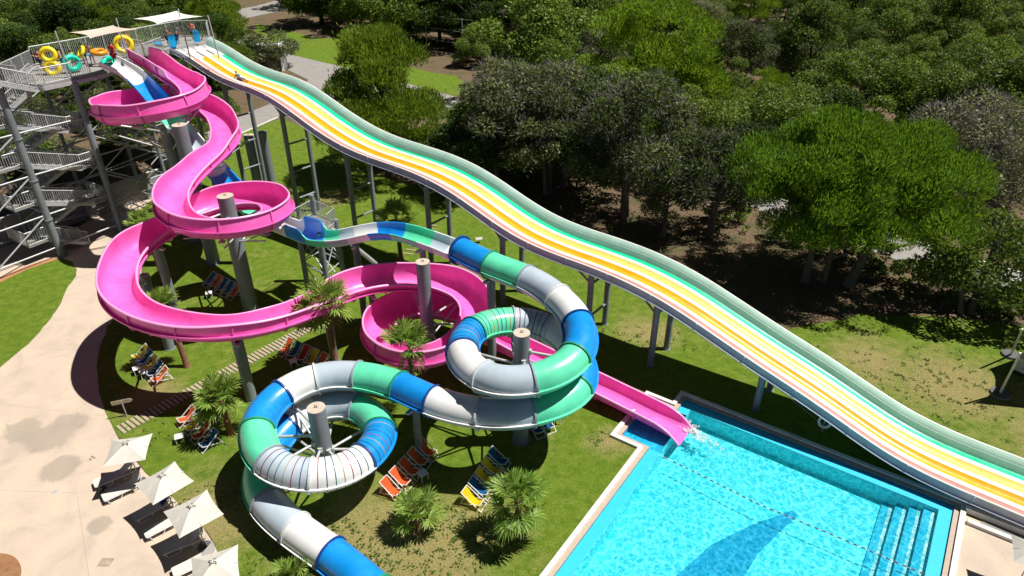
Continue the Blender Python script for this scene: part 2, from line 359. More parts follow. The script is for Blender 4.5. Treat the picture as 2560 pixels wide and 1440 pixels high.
# basin: floor and walls below the ground sheet are seen through the water because the ground is cut away there
# ground and lawn are single flat faces: rebuild each with a bridge edge round the basin instead of a solid boolean
def hole_sheet(ob,hole):
    from mathutils.geometry import tessellate_polygon
    me=ob.data; z=me.vertices[0].co.z; out=[Vector((v.co.x,v.co.y,0)) for v in me.vertices]; hl=[Vector((x,y,0)) for x,y in hole]
    tris=tessellate_polygon([out,hl]); pts=out+hl
    fs=[]
    for t in tris:
        a,b,c=(pts[i] for i in t); fs.append(t if (b-a).cross(c-a).z>0 else t[::-1])
    n=bpy.data.meshes.new(me.name); n.from_pydata([(p.x,p.y,z) for p in pts],[],fs); n.materials.append(me.materials[0]); n.update(); ob.data=n
hole=[(pp(*q).x,pp(*q).y) for q in offset(outer,.2)]
lw=[o for o in col.objects if o.name=='lawn'][0]
hole_sheet(bpy.data.objects['ground'],hole)
# the basin runs past the lawn's near edge, so close the hole at that edge
holeL=[(pp(*q).x,pp(*q).y) for q in offset([(0,0),(LEN,0),(LEN,17.5),(0,17.5),(0,5.05),(-1.75,5.05),(-1.75,1.25),(0,1.25)],.2)]
hole_sheet(lw,holeL)
WL=-.16
# painted ledge round the water, basin walls, floor, broad steps at the right-hand end
led=MB()
def quad(m,a,b,z0,z1,mi=0):
    m.add([pp(*a,z0),pp(*b,z0),pp(*b,z1),pp(*a,z1)],[(0,1,2,3)],mi)
for L_ in ([(0,0),(LEN,0),(LEN,.62),(0,.62)],[(LEN-.62,.62),(LEN,.62),(LEN,26),(LEN-.62,26)],[(0,.62),(.62,.62),(.62,1.25),(0,1.25)],[(0,5.05),(.62,5.05),(.62,26),(0,26)]):
    led.add([pp(*q,-.06) for q in L_],[(0,1,2,3)])
for a,b in zip(outer,outer[1:]+outer[:1]): quad(led,a,b,-.3,.03)
structure(led,'pool_ledge',M['pool_band'])
bs=MB(); bs.add([pp(*q,-.30) for q in ((-1.75,1.25),(.62,1.25),(.62,5.05),(-1.75,5.05))],[(0,1,2,3)]); structure(bs,'splash_ledge',M['pool_band'])
bw=MB(); FL=-1.05
for a,b in (((.62,.62),(LEN-.62,.62)),((.62,25),(.62,.62)),((LEN-.62,.62),(LEN-.62,25))): quad(bw,a,b,FL,-.06)
bw.add([pp(*q,FL) for q in ((.62,.62),(LEN-.62,.62),(LEN-.62,25),(.62,25))],[(0,1,2,3)]); structure(bw,'pool_floor',M['pool_tile'])
for k in range(4):
    x1=LEN-.62-.60*k; x0=x1-.60; z=-.32-.22*k
    st=MB(); st.add([pp(x0,.62,z),pp(x1,.62,z),pp(x1,25,z),pp(x0,25,z)],[(0,1,2,3)],0); quad(st,(x0,.62),(x0,25),z-.22,z,0)
    st.add([pp(x0+.36,.63,z+.006),pp(x1-.005,.63,z+.006),pp(x1-.005,25,z+.006),pp(x0+.36,25,z+.006)],[(0,1,2,3)],1); structure(st,'pool_step',[M['pool_tile_step'],M['pool_tile_white']])
# dark blue curved sheet just above the pool floor
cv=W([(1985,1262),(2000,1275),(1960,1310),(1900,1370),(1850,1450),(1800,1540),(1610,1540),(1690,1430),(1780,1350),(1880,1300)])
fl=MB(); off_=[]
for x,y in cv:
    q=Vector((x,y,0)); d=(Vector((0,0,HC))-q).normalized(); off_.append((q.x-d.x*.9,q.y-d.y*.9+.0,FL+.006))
fl.add(off_,[tuple(range(len(off_)-1,-1,-1))]); structure(fl,'pool_floor_dark_curve',M['pool_dark_blue'])
def water_mat():
    m,nt,out=nm('pool_water'); L=nt.links.new; pos=N(nt,'ShaderNodeNewGeometry').outputs['Position']
    # caustics painted into the surface tint: a fine net of lines passes more light
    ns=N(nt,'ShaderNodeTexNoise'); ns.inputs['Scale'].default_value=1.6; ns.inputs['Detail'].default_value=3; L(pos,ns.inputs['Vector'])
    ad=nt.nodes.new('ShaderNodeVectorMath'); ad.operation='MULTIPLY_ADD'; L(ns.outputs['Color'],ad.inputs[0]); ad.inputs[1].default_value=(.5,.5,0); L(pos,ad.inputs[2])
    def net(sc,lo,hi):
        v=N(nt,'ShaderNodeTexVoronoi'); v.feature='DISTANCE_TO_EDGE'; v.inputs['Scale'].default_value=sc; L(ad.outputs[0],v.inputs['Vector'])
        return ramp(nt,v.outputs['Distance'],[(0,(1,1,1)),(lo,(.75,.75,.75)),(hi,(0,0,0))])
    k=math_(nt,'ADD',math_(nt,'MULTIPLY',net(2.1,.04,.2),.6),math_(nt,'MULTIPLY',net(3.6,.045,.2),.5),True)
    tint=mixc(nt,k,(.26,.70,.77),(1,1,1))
    tr=N(nt,'ShaderNodeBsdfTransparent'); L(tint,tr.inputs[0])
    gl=N(nt,'ShaderNodeBsdfGlossy'); gl.inputs['Roughness'].default_value=.04; gl.inputs[0].default_value=(1,1,1,1)
    b=bump(nt,math_(nt,'ADD',noise(nt,2.6,4,.6,pos,.4),math_(nt,'MULTIPLY',noise(nt,8,3,.6,pos),.35)),.55,.12); L(b,gl.inputs['Normal'])
    fr=N(nt,'ShaderNodeFresnel',IOR=1.33); L(b,fr.inputs['Normal']); mx=N(nt,'ShaderNodeMixShader'); L(fr.outputs[0],mx.inputs[0]); L(tr.outputs[0],mx.inputs[1]); L(gl.outputs[0],mx.inputs[2]); L(mx.outputs[0],out.inputs[0]); M['pool_water']=m
water_mat()
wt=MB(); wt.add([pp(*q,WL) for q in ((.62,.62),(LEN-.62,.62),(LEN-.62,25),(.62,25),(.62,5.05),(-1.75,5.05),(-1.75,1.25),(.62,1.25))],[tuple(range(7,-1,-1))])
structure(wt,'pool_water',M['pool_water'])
# white spill where the chute meets the water
def foam_mat():
    m,nt,out=nm('foam'); L=nt.links.new; d=N(nt,'ShaderNodeBsdfDiffuse'); d.inputs[0].default_value=(.9,.94,.95,1); t=N(nt,'ShaderNodeBsdfTransparent'); pos=N(nt,'ShaderNodeNewGeometry').outputs['Position']
    k=ramp(nt,noise(nt,7,6,.7,pos,.6),[(.42,(0,0,0)),(.7,(1,1,1))]); mx=N(nt,'ShaderNodeMixShader'); L(k,mx.inputs[0]); L(t.outputs[0],mx.inputs[1]); L(d.outputs[0],mx.inputs[2]); L(mx.outputs[0],out.inputs[0]); M['foam']=m
foam_mat()
rf=random.Random(3); fm=MB(); fc=at(1728,1076,-.1); du=(at(1790,1118,-.1)-fc).normalized()
for k in range(260):
    t=rf.random()**1.5; p=fc+du*(t*2.6-.3)+Vector((rf.gauss(0,.18+.15*t),rf.gauss(0,.18+.15*t),0)); r=rf.uniform(.03,.12)*(1.2-t)
    fm.ball((p.x,p.y,WL+.02+rf.uniform(0,.18)*(1-t)),r,6,4)
tag(fm.build('splash',M['foam']),'white splash of water below the mouth of the pink chute','splash',kind='stuff')
# rope with floats across the pool
rp=empty('lane_rope',pp(.62,4.9,0),0,'thin white float rope with dark floats stretched across the pool','rope')
ends=[at(1622,1125,WL+.0),at(1700,1162,WL+.03),at(1900,1262,WL+.03),at(2100,1345,WL+.03),at(2320,1440,WL+.03),at(2440,1490,WL+.03)]
rm=MB(); base=rp.location.copy(); rm.tube([p-base for p in ends],.013,6); rm.build('rope',M['frame_white'],rp)
fl_=MB(); fl_.tube([(-.09,0,0),(-.06,0,0),(.06,0,0),(.09,0,0)],[.015,.034,.034,.015],8); fmesh=fl_.mesh('float',M['dark_grey'])
seg=[];tot=0
for a,b in zip(ends,ends[1:]): seg.append((tot,a,b)); tot+=(b-a).length
s_=1.6
while s_<tot-.5:
    for t0,a,b in seg:
        if t0<=s_<=t0+(b-a).length:
            o=bpy.data.objects.new('float',fmesh); col.objects.link(o); o.parent=rp; o.location=a+(b-a)*((s_-t0)/(b-a).length)-base; o.rotation_euler=(0,0,math.atan2(b.y-a.y,b.x-a.x)); break
    s_+=.36

# ================================================================ water slides
PINK=[(0.00,-32.39,61.78,14.62),(1.00,-31.34,61.15,14.47),(2.00,-29.98,59.87,14.24),(2.50,-28.99,58.81,14.06),(3.00,-27.99,57.85,13.89),(3.50,-27.09,57.06,13.75),(4.00,-26.25,56.30,13.61),(5.00,-24.93,54.46,13.36),(6.00,-24.86,52.51,13.14),(6.25,-25.19,51.93,13.07),(6.50,-25.71,51.42,13.00),(6.75,-26.34,51.04,12.94),(7.00,-26.99,50.81,12.87),(7.25,-27.66,50.70,12.81),(7.50,-28.42,50.70,12.73),(7.75,-29.20,50.86,12.65),(8.00,-29.91,51.16,12.57),(9.00,-31.48,52.87,12.33),(10.00,-31.81,54.84,12.11),(10.50,-31.56,55.85,12.00),(11.00,-31.08,56.70,11.90),(11.33,-30.57,57.28,11.81),(11.67,-29.93,57.74,11.73),(12.00,-29.26,58.04,11.65),(12.33,-28.66,58.18,11.58),(12.67,-28.04,58.23,11.51),(13.00,-27.40,58.16,11.43),(13.50,-26.42,57.86,11.32),(14.00,-25.43,57.27,11.19),(14.50,-24.56,56.44,11.05),(15.00,-23.75,55.35,10.89),(16.00,-22.61,53.02,10.61),(17.00,-22.15,51.04,10.38),(17.50,-22.24,49.93,10.27),(18.00,-22.46,48.83,10.15),(18.33,-22.63,47.90,10.05),(18.67,-22.78,46.91,9.93),(19.00,-22.90,46.02,9.83),(19.50,-23.01,45.15,9.73),(20.00,-23.04,44.32,9.63),(20.50,-22.96,43.42,9.52),(21.00,-22.71,42.46,9.40),(21.50,-22.24,41.41,9.25),(22.00,-21.61,40.55,9.11),(22.50,-20.89,39.99,8.99),(23.00,-20.16,39.70,8.90),(23.33,-19.69,39.62,8.84),(23.67,-19.23,39.62,8.79),(24.00,-18.75,39.69,8.73),(24.20,-18.31,39.81,8.68),(24.40,-17.84,40.02,8.63),(24.60,-17.38,40.31,8.56),(24.80,-16.97,40.68,8.51),(25.00,-16.64,41.09,8.45),(25.33,-16.31,41.77,8.38),(25.67,-16.12,42.69,8.30),(26.00,-16.19,43.64,8.22),(27.00,-17.05,45.23,8.07),(27.50,-17.85,45.82,7.99),(28.00,-18.70,46.12,7.92),(28.50,-19.48,46.19,7.86),(29.00,-20.22,46.09,7.81),(29.33,-20.76,45.90,7.77),(29.67,-21.26,45.62,7.73),(30.00,-21.66,45.30,7.69),(31.00,-22.18,44.74,7.63),(31.50,-22.58,44.19,7.57),(32.00,-22.99,43.53,7.50),(32.33,-23.33,42.95,7.43),(32.67,-23.67,42.36,7.37),(33.00,-23.94,41.84,7.32),(34.00,-24.27,41.15,7.25),(34.50,-24.52,40.45,7.19),(35.00,-24.67,39.62,7.11),(35.50,-24.67,38.81,7.03),(36.00,-24.53,37.93,6.94),(36.50,-24.30,37.06,6.85),(37.00,-23.99,36.22,6.76),(37.50,-23.57,35.39,6.66),(38.00,-23.06,34.65,6.57),(38.50,-22.39,33.96,6.47),(39.00,-21.66,33.41,6.38),(39.33,-21.06,33.08,6.31),(39.67,-20.43,32.82,6.24),(40.00,-19.81,32.63,6.18),(40.25,-19.30,32.52,6.12),(40.50,-18.77,32.45,6.07),(40.75,-18.26,32.41,6.01),(41.00,-17.76,32.41,5.96),(41.25,-17.32,32.44,5.92),(41.50,-16.90,32.49,5.87),(41.75,-16.48,32.58,5.83),(42.00,-16.07,32.71,5.78),(42.25,-15.63,32.88,5.73),(42.50,-15.19,33.11,5.68),(42.75,-14.76,33.37,5.63),(43.00,-14.35,33.66,5.58),(43.25,-13.99,33.95,5.54),(43.50,-13.64,34.25,5.49),(43.75,-13.30,34.58,5.44),(44.00,-12.98,34.94,5.39),(44.33,-12.59,35.42,5.32),(44.67,-12.23,35.94,5.25),(45.00,-11.89,36.49,5.19),(45.50,-11.52,37.14,5.11),(46.00,-11.11,37.80,5.03),(46.25,-10.74,38.30,4.97),(46.50,-10.29,38.80,4.90),(46.75,-9.79,39.24,4.83),(47.00,-9.26,39.60,4.76),(47.25,-8.72,39.89,4.69),(47.50,-8.15,40.12,4.62),(47.75,-7.56,40.29,4.56),(48.00,-6.97,40.40,4.49),(48.25,-6.40,40.46,4.43),(48.50,-5.82,40.47,4.36),(48.75,-5.25,40.42,4.30),(49.00,-4.71,40.32,4.23),(49.33,-4.08,40.10,4.15),(49.67,-3.50,39.77,4.07),(50.00,-3.03,39.34,3.99),(50.50,-2.58,38.65,3.88),(51.00,-2.33,37.86,3.75),(52.00,-2.33,36.78,3.59),(52.50,-2.52,36.10,3.48),(53.00,-2.84,35.47,3.37),(53.50,-3.23,34.95,3.26),(54.00,-3.67,34.52,3.16),(54.50,-4.18,34.18,3.07),(55.00,-4.73,33.96,2.98),(55.50,-5.32,33.86,2.90),(56.00,-5.94,33.89,2.84),(56.33,-6.50,34.04,2.79),(56.67,-7.10,34.36,2.75),(57.00,-7.63,34.81,2.71),(57.50,-8.22,35.65,2.67),(58.00,-8.62,36.71,2.62),(58.50,-8.69,37.58,2.58),(59.00,-8.56,38.33,2.55),(59.50,-8.22,39.00,2.51),(60.00,-7.76,39.53,2.47),(60.50,-7.32,39.87,2.43),(61.00,-6.82,40.12,2.40),(61.33,-6.26,40.29,2.36),(61.67,-5.62,40.34,2.31),(62.00,-4.97,40.25,2.26),(62.33,-4.35,40.02,2.21),(62.67,-3.73,39.66,2.15),(63.00,-3.12,39.20,2.09),(63.25,-2.61,38.76,2.03),(63.50,-2.09,38.29,1.97),(63.75,-1.57,37.82,1.91),(64.00,-1.05,37.38,1.86),(64.25,-0.52,36.97,1.80),(64.50,0.01,36.59,1.75),(64.75,0.56,36.21,1.69),(65.00,1.15,35.80,1.63),(65.12,1.59,35.49,1.58),(65.25,2.06,35.16,1.53),(65.38,2.55,34.81,1.48),(65.50,3.04,34.46,1.43),(65.62,3.54,34.11,1.38),(65.75,4.02,33.76,1.32),(65.88,4.49,33.43,1.27),(66.00,4.92,33.13,1.23),(66.17,5.40,32.80,1.18),(66.33,5.85,32.48,1.13),(66.50,6.29,32.17,1.08),(66.67,6.72,31.87,1.04),(66.83,7.13,31.58,0.99),(67.00,7.53,31.30,0.95),(67.20,7.93,31.01,0.91),(67.40,8.32,30.73,0.87),(67.60,8.69,30.46,0.83),(67.80,9.05,30.20,0.79),(68.00,9.42,29.93,0.75)]
BLUE=[(0.00,-33.32,58.44,14.65),(0.50,-32.85,58.42,14.46),(1.00,-32.36,58.32,14.26),(1.50,-31.85,58.13,14.03),(2.00,-31.34,57.86,13.77),(3.00,-30.43,57.21,13.27),(3.50,-29.83,56.72,12.91),(4.00,-29.29,56.27,12.56),(4.50,-28.79,55.84,12.21),(5.00,-28.33,55.43,11.88),(5.33,-27.81,54.95,11.47),(5.67,-27.25,54.42,11.03),(6.00,-26.67,53.89,10.56),(6.33,-26.12,53.40,10.13),(6.67,-25.56,52.93,9.71),(7.00,-24.98,52.46,9.29),(7.33,-24.34,51.94,8.84),(7.67,-23.69,51.41,8.41),(8.00,-23.06,50.85,8.00),(8.33,-22.52,50.34,7.68),(8.67,-22.03,49.86,7.42),(9.00,-21.47,49.28,7.15),(9.25,-20.91,48.68,6.92),(9.50,-20.35,48.05,6.74),(9.75,-19.73,47.38,6.58),(10.00,-19.10,46.76,6.47),(10.25,-18.43,46.19,6.38),(10.50,-17.75,45.69,6.32),(10.75,-17.07,45.22,6.27),(11.00,-16.44,44.80,6.25),(11.33,-15.78,44.34,6.23),(11.67,-15.15,43.87,6.23),(12.00,-14.57,43.38,6.28),(13.00,-13.46,42.45,6.45),(13.50,-12.87,42.09,6.57),(14.00,-12.27,41.83,6.70),(14.50,-11.58,41.67,6.87),(15.00,-10.88,41.61,7.04),(15.50,-10.18,41.58,7.22),(16.00,-9.45,41.50,7.39),(16.33,-8.88,41.38,7.51),(16.67,-8.27,41.18,7.61),(17.00,-7.66,40.90,7.69),(17.33,-7.01,40.54,7.74),(17.67,-6.38,40.14,7.74),(18.00,-5.76,39.74,7.74),(18.33,-5.16,39.34,7.73),(18.67,-4.57,38.92,7.72),(19.00,-4.02,38.50,7.71),(19.33,-3.56,38.12,7.70),(19.67,-3.13,37.73,7.69),(20.00,-2.70,37.31,7.68),(20.33,-2.21,36.82,7.67),(20.67,-1.71,36.35,7.66),(21.00,-1.19,35.90,7.65),(21.25,-0.72,35.54,7.64),(21.50,-0.23,35.20,7.63),(21.75,0.26,34.85,7.62),(22.00,0.74,34.49,7.61),(22.25,1.21,34.06,7.60),(22.50,1.67,33.58,7.59),(22.75,2.09,33.05,7.56),(23.00,2.48,32.47,7.53),(23.25,2.82,31.94,7.48),(23.50,3.13,31.36,7.42),(23.75,3.38,30.76,7.35),(24.00,3.53,30.14,7.28),(24.25,3.58,29.54,7.20),(24.50,3.54,28.90,7.12),(24.75,3.40,28.31,7.04),(25.00,3.19,27.81,6.97),(25.20,2.90,27.38,6.90),(25.40,2.50,26.99,6.83),(25.60,2.05,26.69,6.75),(25.80,1.57,26.47,6.69),(26.00,1.10,26.34,6.62),(26.17,0.69,26.28,6.57),(26.33,0.23,26.27,6.52),(26.50,-0.24,26.33,6.47),(26.67,-0.70,26.47,6.43),(26.83,-1.12,26.68,6.39),(27.00,-1.47,26.95,6.35),(27.25,-1.86,27.37,6.32),(27.50,-2.23,27.97,6.27),(27.75,-2.50,28.68,6.23),(28.00,-2.63,29.36,6.18),(28.33,-2.62,30.08,6.13),(28.67,-2.45,30.80,6.08),(29.00,-2.15,31.38,6.03),(29.25,-1.75,31.86,5.98),(29.50,-1.22,32.27,5.92),(29.75,-0.62,32.56,5.85),(30.00,-0.07,32.71,5.79),(30.33,0.49,32.77,5.73),(30.67,1.03,32.74,5.67),(31.00,1.53,32.62,5.60),(31.50,2.08,32.36,5.52),(32.00,2.60,31.97,5.43),(32.33,3.00,31.51,5.34),(32.67,3.36,30.92,5.25),(33.00,3.59,30.26,5.15),(33.25,3.69,29.67,5.07),(33.50,3.70,29.00,4.99),(33.75,3.59,28.37,4.92),(34.00,3.38,27.85,4.87),(34.17,3.12,27.48,4.83),(34.33,2.76,27.13,4.79),(34.50,2.33,26.84,4.76),(34.67,1.85,26.61,4.72),(34.83,1.38,26.44,4.69),(35.00,0.94,26.31,4.67),(35.17,0.51,26.23,4.64),(35.33,0.07,26.18,4.62),(35.50,-0.38,26.17,4.59),(35.67,-0.83,26.20,4.57),(35.83,-1.27,26.26,4.55),(36.00,-1.70,26.35,4.53),(36.20,-2.17,26.48,4.51),(36.40,-2.63,26.64,4.49),(36.60,-3.09,26.83,4.46),(36.80,-3.55,27.06,4.44),(37.00,-4.00,27.31,4.42),(37.20,-4.41,27.58,4.40),(37.40,-4.83,27.88,4.37),(37.60,-5.24,28.18,4.35),(37.80,-5.66,28.48,4.33),(38.00,-6.08,28.76,4.31),(38.25,-6.62,29.06,4.28),(38.50,-7.17,29.32,4.26),(38.75,-7.72,29.53,4.23),(39.00,-8.27,29.69,4.20),(39.20,-8.74,29.78,4.18),(39.40,-9.21,29.83,4.16),(39.60,-9.68,29.84,4.14),(39.80,-10.12,29.79,4.11),(40.00,-10.55,29.68,4.09),(40.20,-10.95,29.52,4.07),(40.40,-11.34,29.30,4.04),(40.60,-11.70,29.02,4.01),(40.80,-12.01,28.70,3.98),(41.00,-12.28,28.35,3.95),(41.25,-12.56,27.87,3.90),(41.50,-12.76,27.30,3.85),(41.75,-12.86,26.71,3.80),(42.00,-12.84,26.15,3.75),(42.25,-12.70,25.61,3.69),(42.50,-12.42,25.03,3.61),(42.75,-12.06,24.52,3.54),(43.00,-11.67,24.12,3.47),(43.20,-11.28,23.84,3.42),(43.40,-10.83,23.62,3.36),(43.60,-10.35,23.47,3.30),(43.80,-9.88,23.41,3.24),(44.00,-9.45,23.42,3.20),(44.17,-9.07,23.48,3.16),(44.33,-8.68,23.61,3.12),(44.50,-8.29,23.80,3.08),(44.67,-7.93,24.05,3.04),(44.83,-7.62,24.35,3.00),(45.00,-7.36,24.68,2.97),(45.25,-7.10,25.15,2.93),(45.50,-6.91,25.75,2.88),(45.75,-6.83,26.41,2.82),(46.00,-6.90,27.02,2.77),(46.33,-7.20,27.82,2.69),(46.67,-7.77,28.60,2.60),(47.00,-8.36,29.09,2.53),(47.33,-8.81,29.32,2.48),(47.67,-9.28,29.45,2.42),(48.00,-9.73,29.50,2.36),(48.50,-10.24,29.47,2.29),(49.00,-10.71,29.36,2.22),(49.33,-11.07,29.21,2.16),(49.67,-11.41,28.99,2.09),(50.00,-11.73,28.70,2.02),(50.25,-11.98,28.40,1.96),(50.50,-12.21,28.04,1.89),(50.75,-12.40,27.63,1.83),(51.00,-12.56,27.21,1.77),(51.25,-12.69,26.74,1.72),(51.50,-12.79,26.23,1.66),(51.75,-12.82,25.72,1.62),(52.00,-12.78,25.23,1.58),(52.33,-12.63,24.64,1.53),(52.67,-12.36,24.06,1.49),(53.00,-11.99,23.53,1.44),(53.25,-11.62,23.10,1.40),(53.50,-11.18,22.70,1.37),(53.75,-10.71,22.32,1.33),(54.00,-10.23,21.97,1.29),(54.17,-9.88,21.72,1.26),(54.33,-9.51,21.48,1.24),(54.50,-9.15,21.24,1.21),(54.67,-8.78,21.00,1.18),(54.83,-8.42,20.77,1.16),(55.00,-8.08,20.54,1.13),(55.20,-7.71,20.27,1.10),(55.40,-7.36,20.00,1.07),(55.60,-7.01,19.73,1.05),(55.80,-6.68,19.47,1.02),(56.00,-6.35,19.20,0.99)]

def resample(D,step=.33):
    """even spacing along a traced centre line; keeps the section coordinate of every point"""
    P=[Vector(d[1:]) for d in D]; I=[d[0] for d in D]
    P2=[2*P[0]-P[1]]+P+[2*P[-1]-P[-2]]; fine=[];fi=[]
    for i in range(len(P)-1):
        a,b,c,d=P2[i:i+4]
        for k in range(8):
            t=k/8; fine.append(.5*((2*b)+(c-a)*t+(2*a-5*b+4*c-d)*t*t+(3*b-a-3*c+d)*t**3)); fi.append(I[i]+(I[i+1]-I[i])*t)
    fine.append(P[-1]); fi.append(I[-1])
    # light smoothing of the heights
    S=[0]
    for a,b in zip(fine,fine[1:]): S.append(S[-1]+(b-a).length)
    n=int(S[-1]/step); out=[];oi=[];j=0
    for k in range(n+1):
        s=S[-1]*k/n
        while j<len(S)-2 and S[j+1]<s: j+=1
        t=(s-S[j])/max(1e-9,S[j+1]-S[j]); out.append(fine[j].lerp(fine[j+1],t)); oi.append(fi[j]+(fi[j+1]-fi[j])*t)
    for _ in range(3): out=[out[0]]+[(a+2*b+c)/4 for a,b,c in zip(out,out[1:],out[2:])]+[out[-1]]
    return out,oi
class Path:
    def __init__(s,D,rollk=0,rmax=.28):
        s.p,s.i=resample(D); n=len(s.p); s.fr=[]; ks=[]
        for k in range(n):
            a,b,c=s.p[max(k-2,0)],s.p[k],s.p[min(k+2,n-1)]
            u=b-a;v=c-b; ang=0
            if u.length>1e-6 and v.length>1e-6: ang=math.atan2(u.x*v.y-u.y*v.x,u.x*v.x+u.y*v.y)/max(.1,(u.length+v.length)/2)
            ks.append(ang)
        for _ in range(8): ks=[ks[0]]+[(a+2*b+c)/4 for a,b,c in zip(ks,ks[1:],ks[2:])]+[ks[-1]]
        s.k=ks
        for k in range(n):
            t=(s.p[min(k+1,n-1)]-s.p[max(k-1,0)]).normalized(); S=t.cross(Vector((0,0,1))).normalized(); U=S.cross(t)
            r=max(-rmax,min(rmax,ks[k]*rollk)); s.fr.append((t,S*math.cos(r)+U*math.sin(r),U*math.cos(r)-S*math.sin(r)))
    def pt(s,k,a,b): t,S,U=s.fr[k]; return s.p[k]+S*a+U*b
    def find(s,idx): return min(range(len(s.i)),key=lambda k:abs(s.i[k]-idx))
    def near(s,p,lo,hi): return min((k for k in range(len(s.i)) if lo<=s.i[k]<=hi),key=lambda k:(Vector((s.p[k].x,s.p[k].y))-Vector((p[0],p[1]))).length)
def sweep(mb,path,k0,k1,prof,mi=0,smooth=True):
    rows=[[path.pt(k,a,b) for a,b in prof(k)] for k in range(k0,k1+1)]
    mb.grid(rows,mi,smooth)
e_=Vector(PINK[-1][1:])-Vector(PINK[-2][1:]); e_=e_.normalized()*.7; PINK.append((68.4,*(Vector(PINK[-1][1:])+Vector((e_.x,e_.y,-.02)))))
e_=Vector(BLUE[-1][1:])-Vector(BLUE[-3][1:]); e_.normalize()
for q_ in(1,2,3): p_=Vector(BLUE[-1][1:])+e_*1.2; BLUE.append((BLUE[-1][0]+.6,p_.x,p_.y,max(.9,p_.z)))
PK=Path(PINK,.95,.26); BL=Path(BLUE,0)
def rel(o,root):
    o.parent=root; o.matrix_parent_inverse=Matrix.Translation(-root.location); return o
# ---- pink flume
PW=.96
def pink_prof(k):
    kk=PK.k[k]; idx=PK.i[k]; w=PW*(1 if idx<61 else max(.84,1-(idx-61)*.05)); hl=.34*max(0,min(1,-kk*3.6)); hr=.34*max(0,min(1,kk*3.6))
    if idx<3.4: hr=.42; hl=.1
    q=1 if idx<64 else max(.76,1-(idx-64)*.1); L=[(-w-.03,hl),(-w,-.15*q),(-w*.98,-.42*q),(-w*.90,-.70*q),(-w*.73,-.93*q),(-w*.44,-1.06*q),(0,-1.10*q)]
    Rr=[(-a,b) for a,b in L[::-1][1:]]; Rr[-1]=(w+.03,hr); L=L+Rr
    if idx>67.5: f_=1-.9*((idx-67.5)/.9)**2; z_=-1.10*q; L=[(a,z_+(b-z_)*f_) for a,b in L]
    return L
def pink_lip(side):
    def f(k):
        q=pink_prof(k)[0 if side<0 else -1]; return [(q[0],q[1]),(q[0]+side*.02,q[1]+.03),(q[0]+side*.12,q[1]+.02),(q[0]+side*.13,q[1]-.07)]
    return f
def pink_rib(side):
    w=PW; return lambda k:[(side*w*.95,-.52),(side*(w+.15),-.50),(side*(w+.15),-.58),(side*w*.93,-.60)]
pink=empty('water_slide',(-28.04,54.45,0),0,'long winding open pink flume slide dropping from the tower to the pool','water slide')
cuts=[0]; n=len(PK.p); step=8
while cuts[-1]+step<n-4: cuts.append(cuts[-1]+step)
cuts.append(n-1)
for a,b in zip(cuts,cuts[1:]):
    m=MB(); sweep(m,PK,a,b,pink_prof,0)
    if PK.i[a]<60:
        for sd in(-1,1): sweep(m,PK,a,b,pink_rib(sd),0,False)
    sec=rel(m.build('flume_section',M['pink_gel']),pink)
    for sd in(-1,1): l=MB(); sweep(l,PK,a,b,pink_lip(sd),0); l.build('rim',M['pink_rim']).parent=sec
    f=MB(); pr=pink_prof(a); inn=[PK.pt(a,x,y) for x,y in pr]; t=PK.fr[a][0]*.035
    ou=[PK.pt(a,x*(1.10 if abs(x)>.5 else 1.0),y-(.09 if abs(x)<.9 else 0)) for x,y in pr]
    jn=[PK.pt(a,x*.988,y*.985+.006) for x,y in pr]; f.grid([[p-t*.25 for p in jn],[p+t*.25 for p in jn]],0,False)
    f.grid([[p-t for p in inn],[p-t for p in ou],[p+t for p in ou],[p+t for p in inn]],0,False); o=f.build('flange',M['pink_gel']); o.parent=sec
# closed mouth curl at the pool end is left open: water runs off it
# ---- blue, green and white slide: open flume first, tube below
CSEC=[(0,2.7,'white'),(2.7,4.8,'blue'),(4.8,5.9,'green'),(5.9,7.0,'grey'),(7.0,7.95,'white'),(7.95,9.3,'blue'),(9.3,10.6,'green'),(10.6,11.5,'white'),(11.5,12.8,'blue'),(12.8,14.0,'green'),(14.0,15.0,'grey'),(15.0,16.0,'white'),(16.0,17.0,'blue'),(17.0,18.1,'green'),(18.1,18.75,'grey'),(18.75,19.65,'white')]
TSEC=[(19.65,21,'blue'),(21,22,'green'),(22,23,'grey'),(23,23.95,'white'),(23.95,25,'blue'),(25,26,'green'),(26,27,'grey'),(27,28,'white'),(28,29,'blue',1),(29,30,'green',1),(30,31.75,'grey',1),(31.75,33,'white'),(33,34,'blue'),(34,35,'green'),(35,36,'grey'),(36,37,'white'),(37,38,'blue'),(38,39,'green'),(39,40,'grey'),(40,41,'white'),(41,42,'blue'),(42,43,'green'),(43,44,'grey',1),(44,45,'white',1),(45,46,'blue',1),(46,47,'green'),(47,49,'grey'),(49,50.3,'white'),(50.3,51.4,'blue'),(51.4,53,'green'),(53,54,'grey'),(54,55,'white'),(55,56.3,'blue'),(56.3,58.4,'green')]
TR=.82
blue=empty('water_slide',(.5,29.2,0),0,'blue green and white slide starting as an open chute and ending as a coiling tube','water slide')
def bl_prof(k):
    idx=BL.i[k]; w=.86; h=0
    if idx<1.2: w=.86+.25*(1.2-idx)
    if 11.35<idx<12.95: h=.62*min(1,(idx-11.35)/.25,(12.95-idx)/.25)
    pts=[(-w,h),(-w,h*.5)] if h>0 else [(-w,0),(-w,-.02)]
    for j in range(1,12):
        a=PI*j/12; pts.append((-w*math.cos(a),-.80*math.sin(a)**.8))
    return pts+[(-x,y) for x,y in pts[1::-1]]
def bl_lip(side):
    def f(k):
        q=bl_prof(k)[0 if side<0 else -1]; return [q,(q[0]+side*.02,q[1]+.025),(q[0]+side*.09,q[1]+.02),(q[0]+side*.09,q[1]-.05)]
    return f
def secrange(a,b): return BL.find(a),BL.find(b)
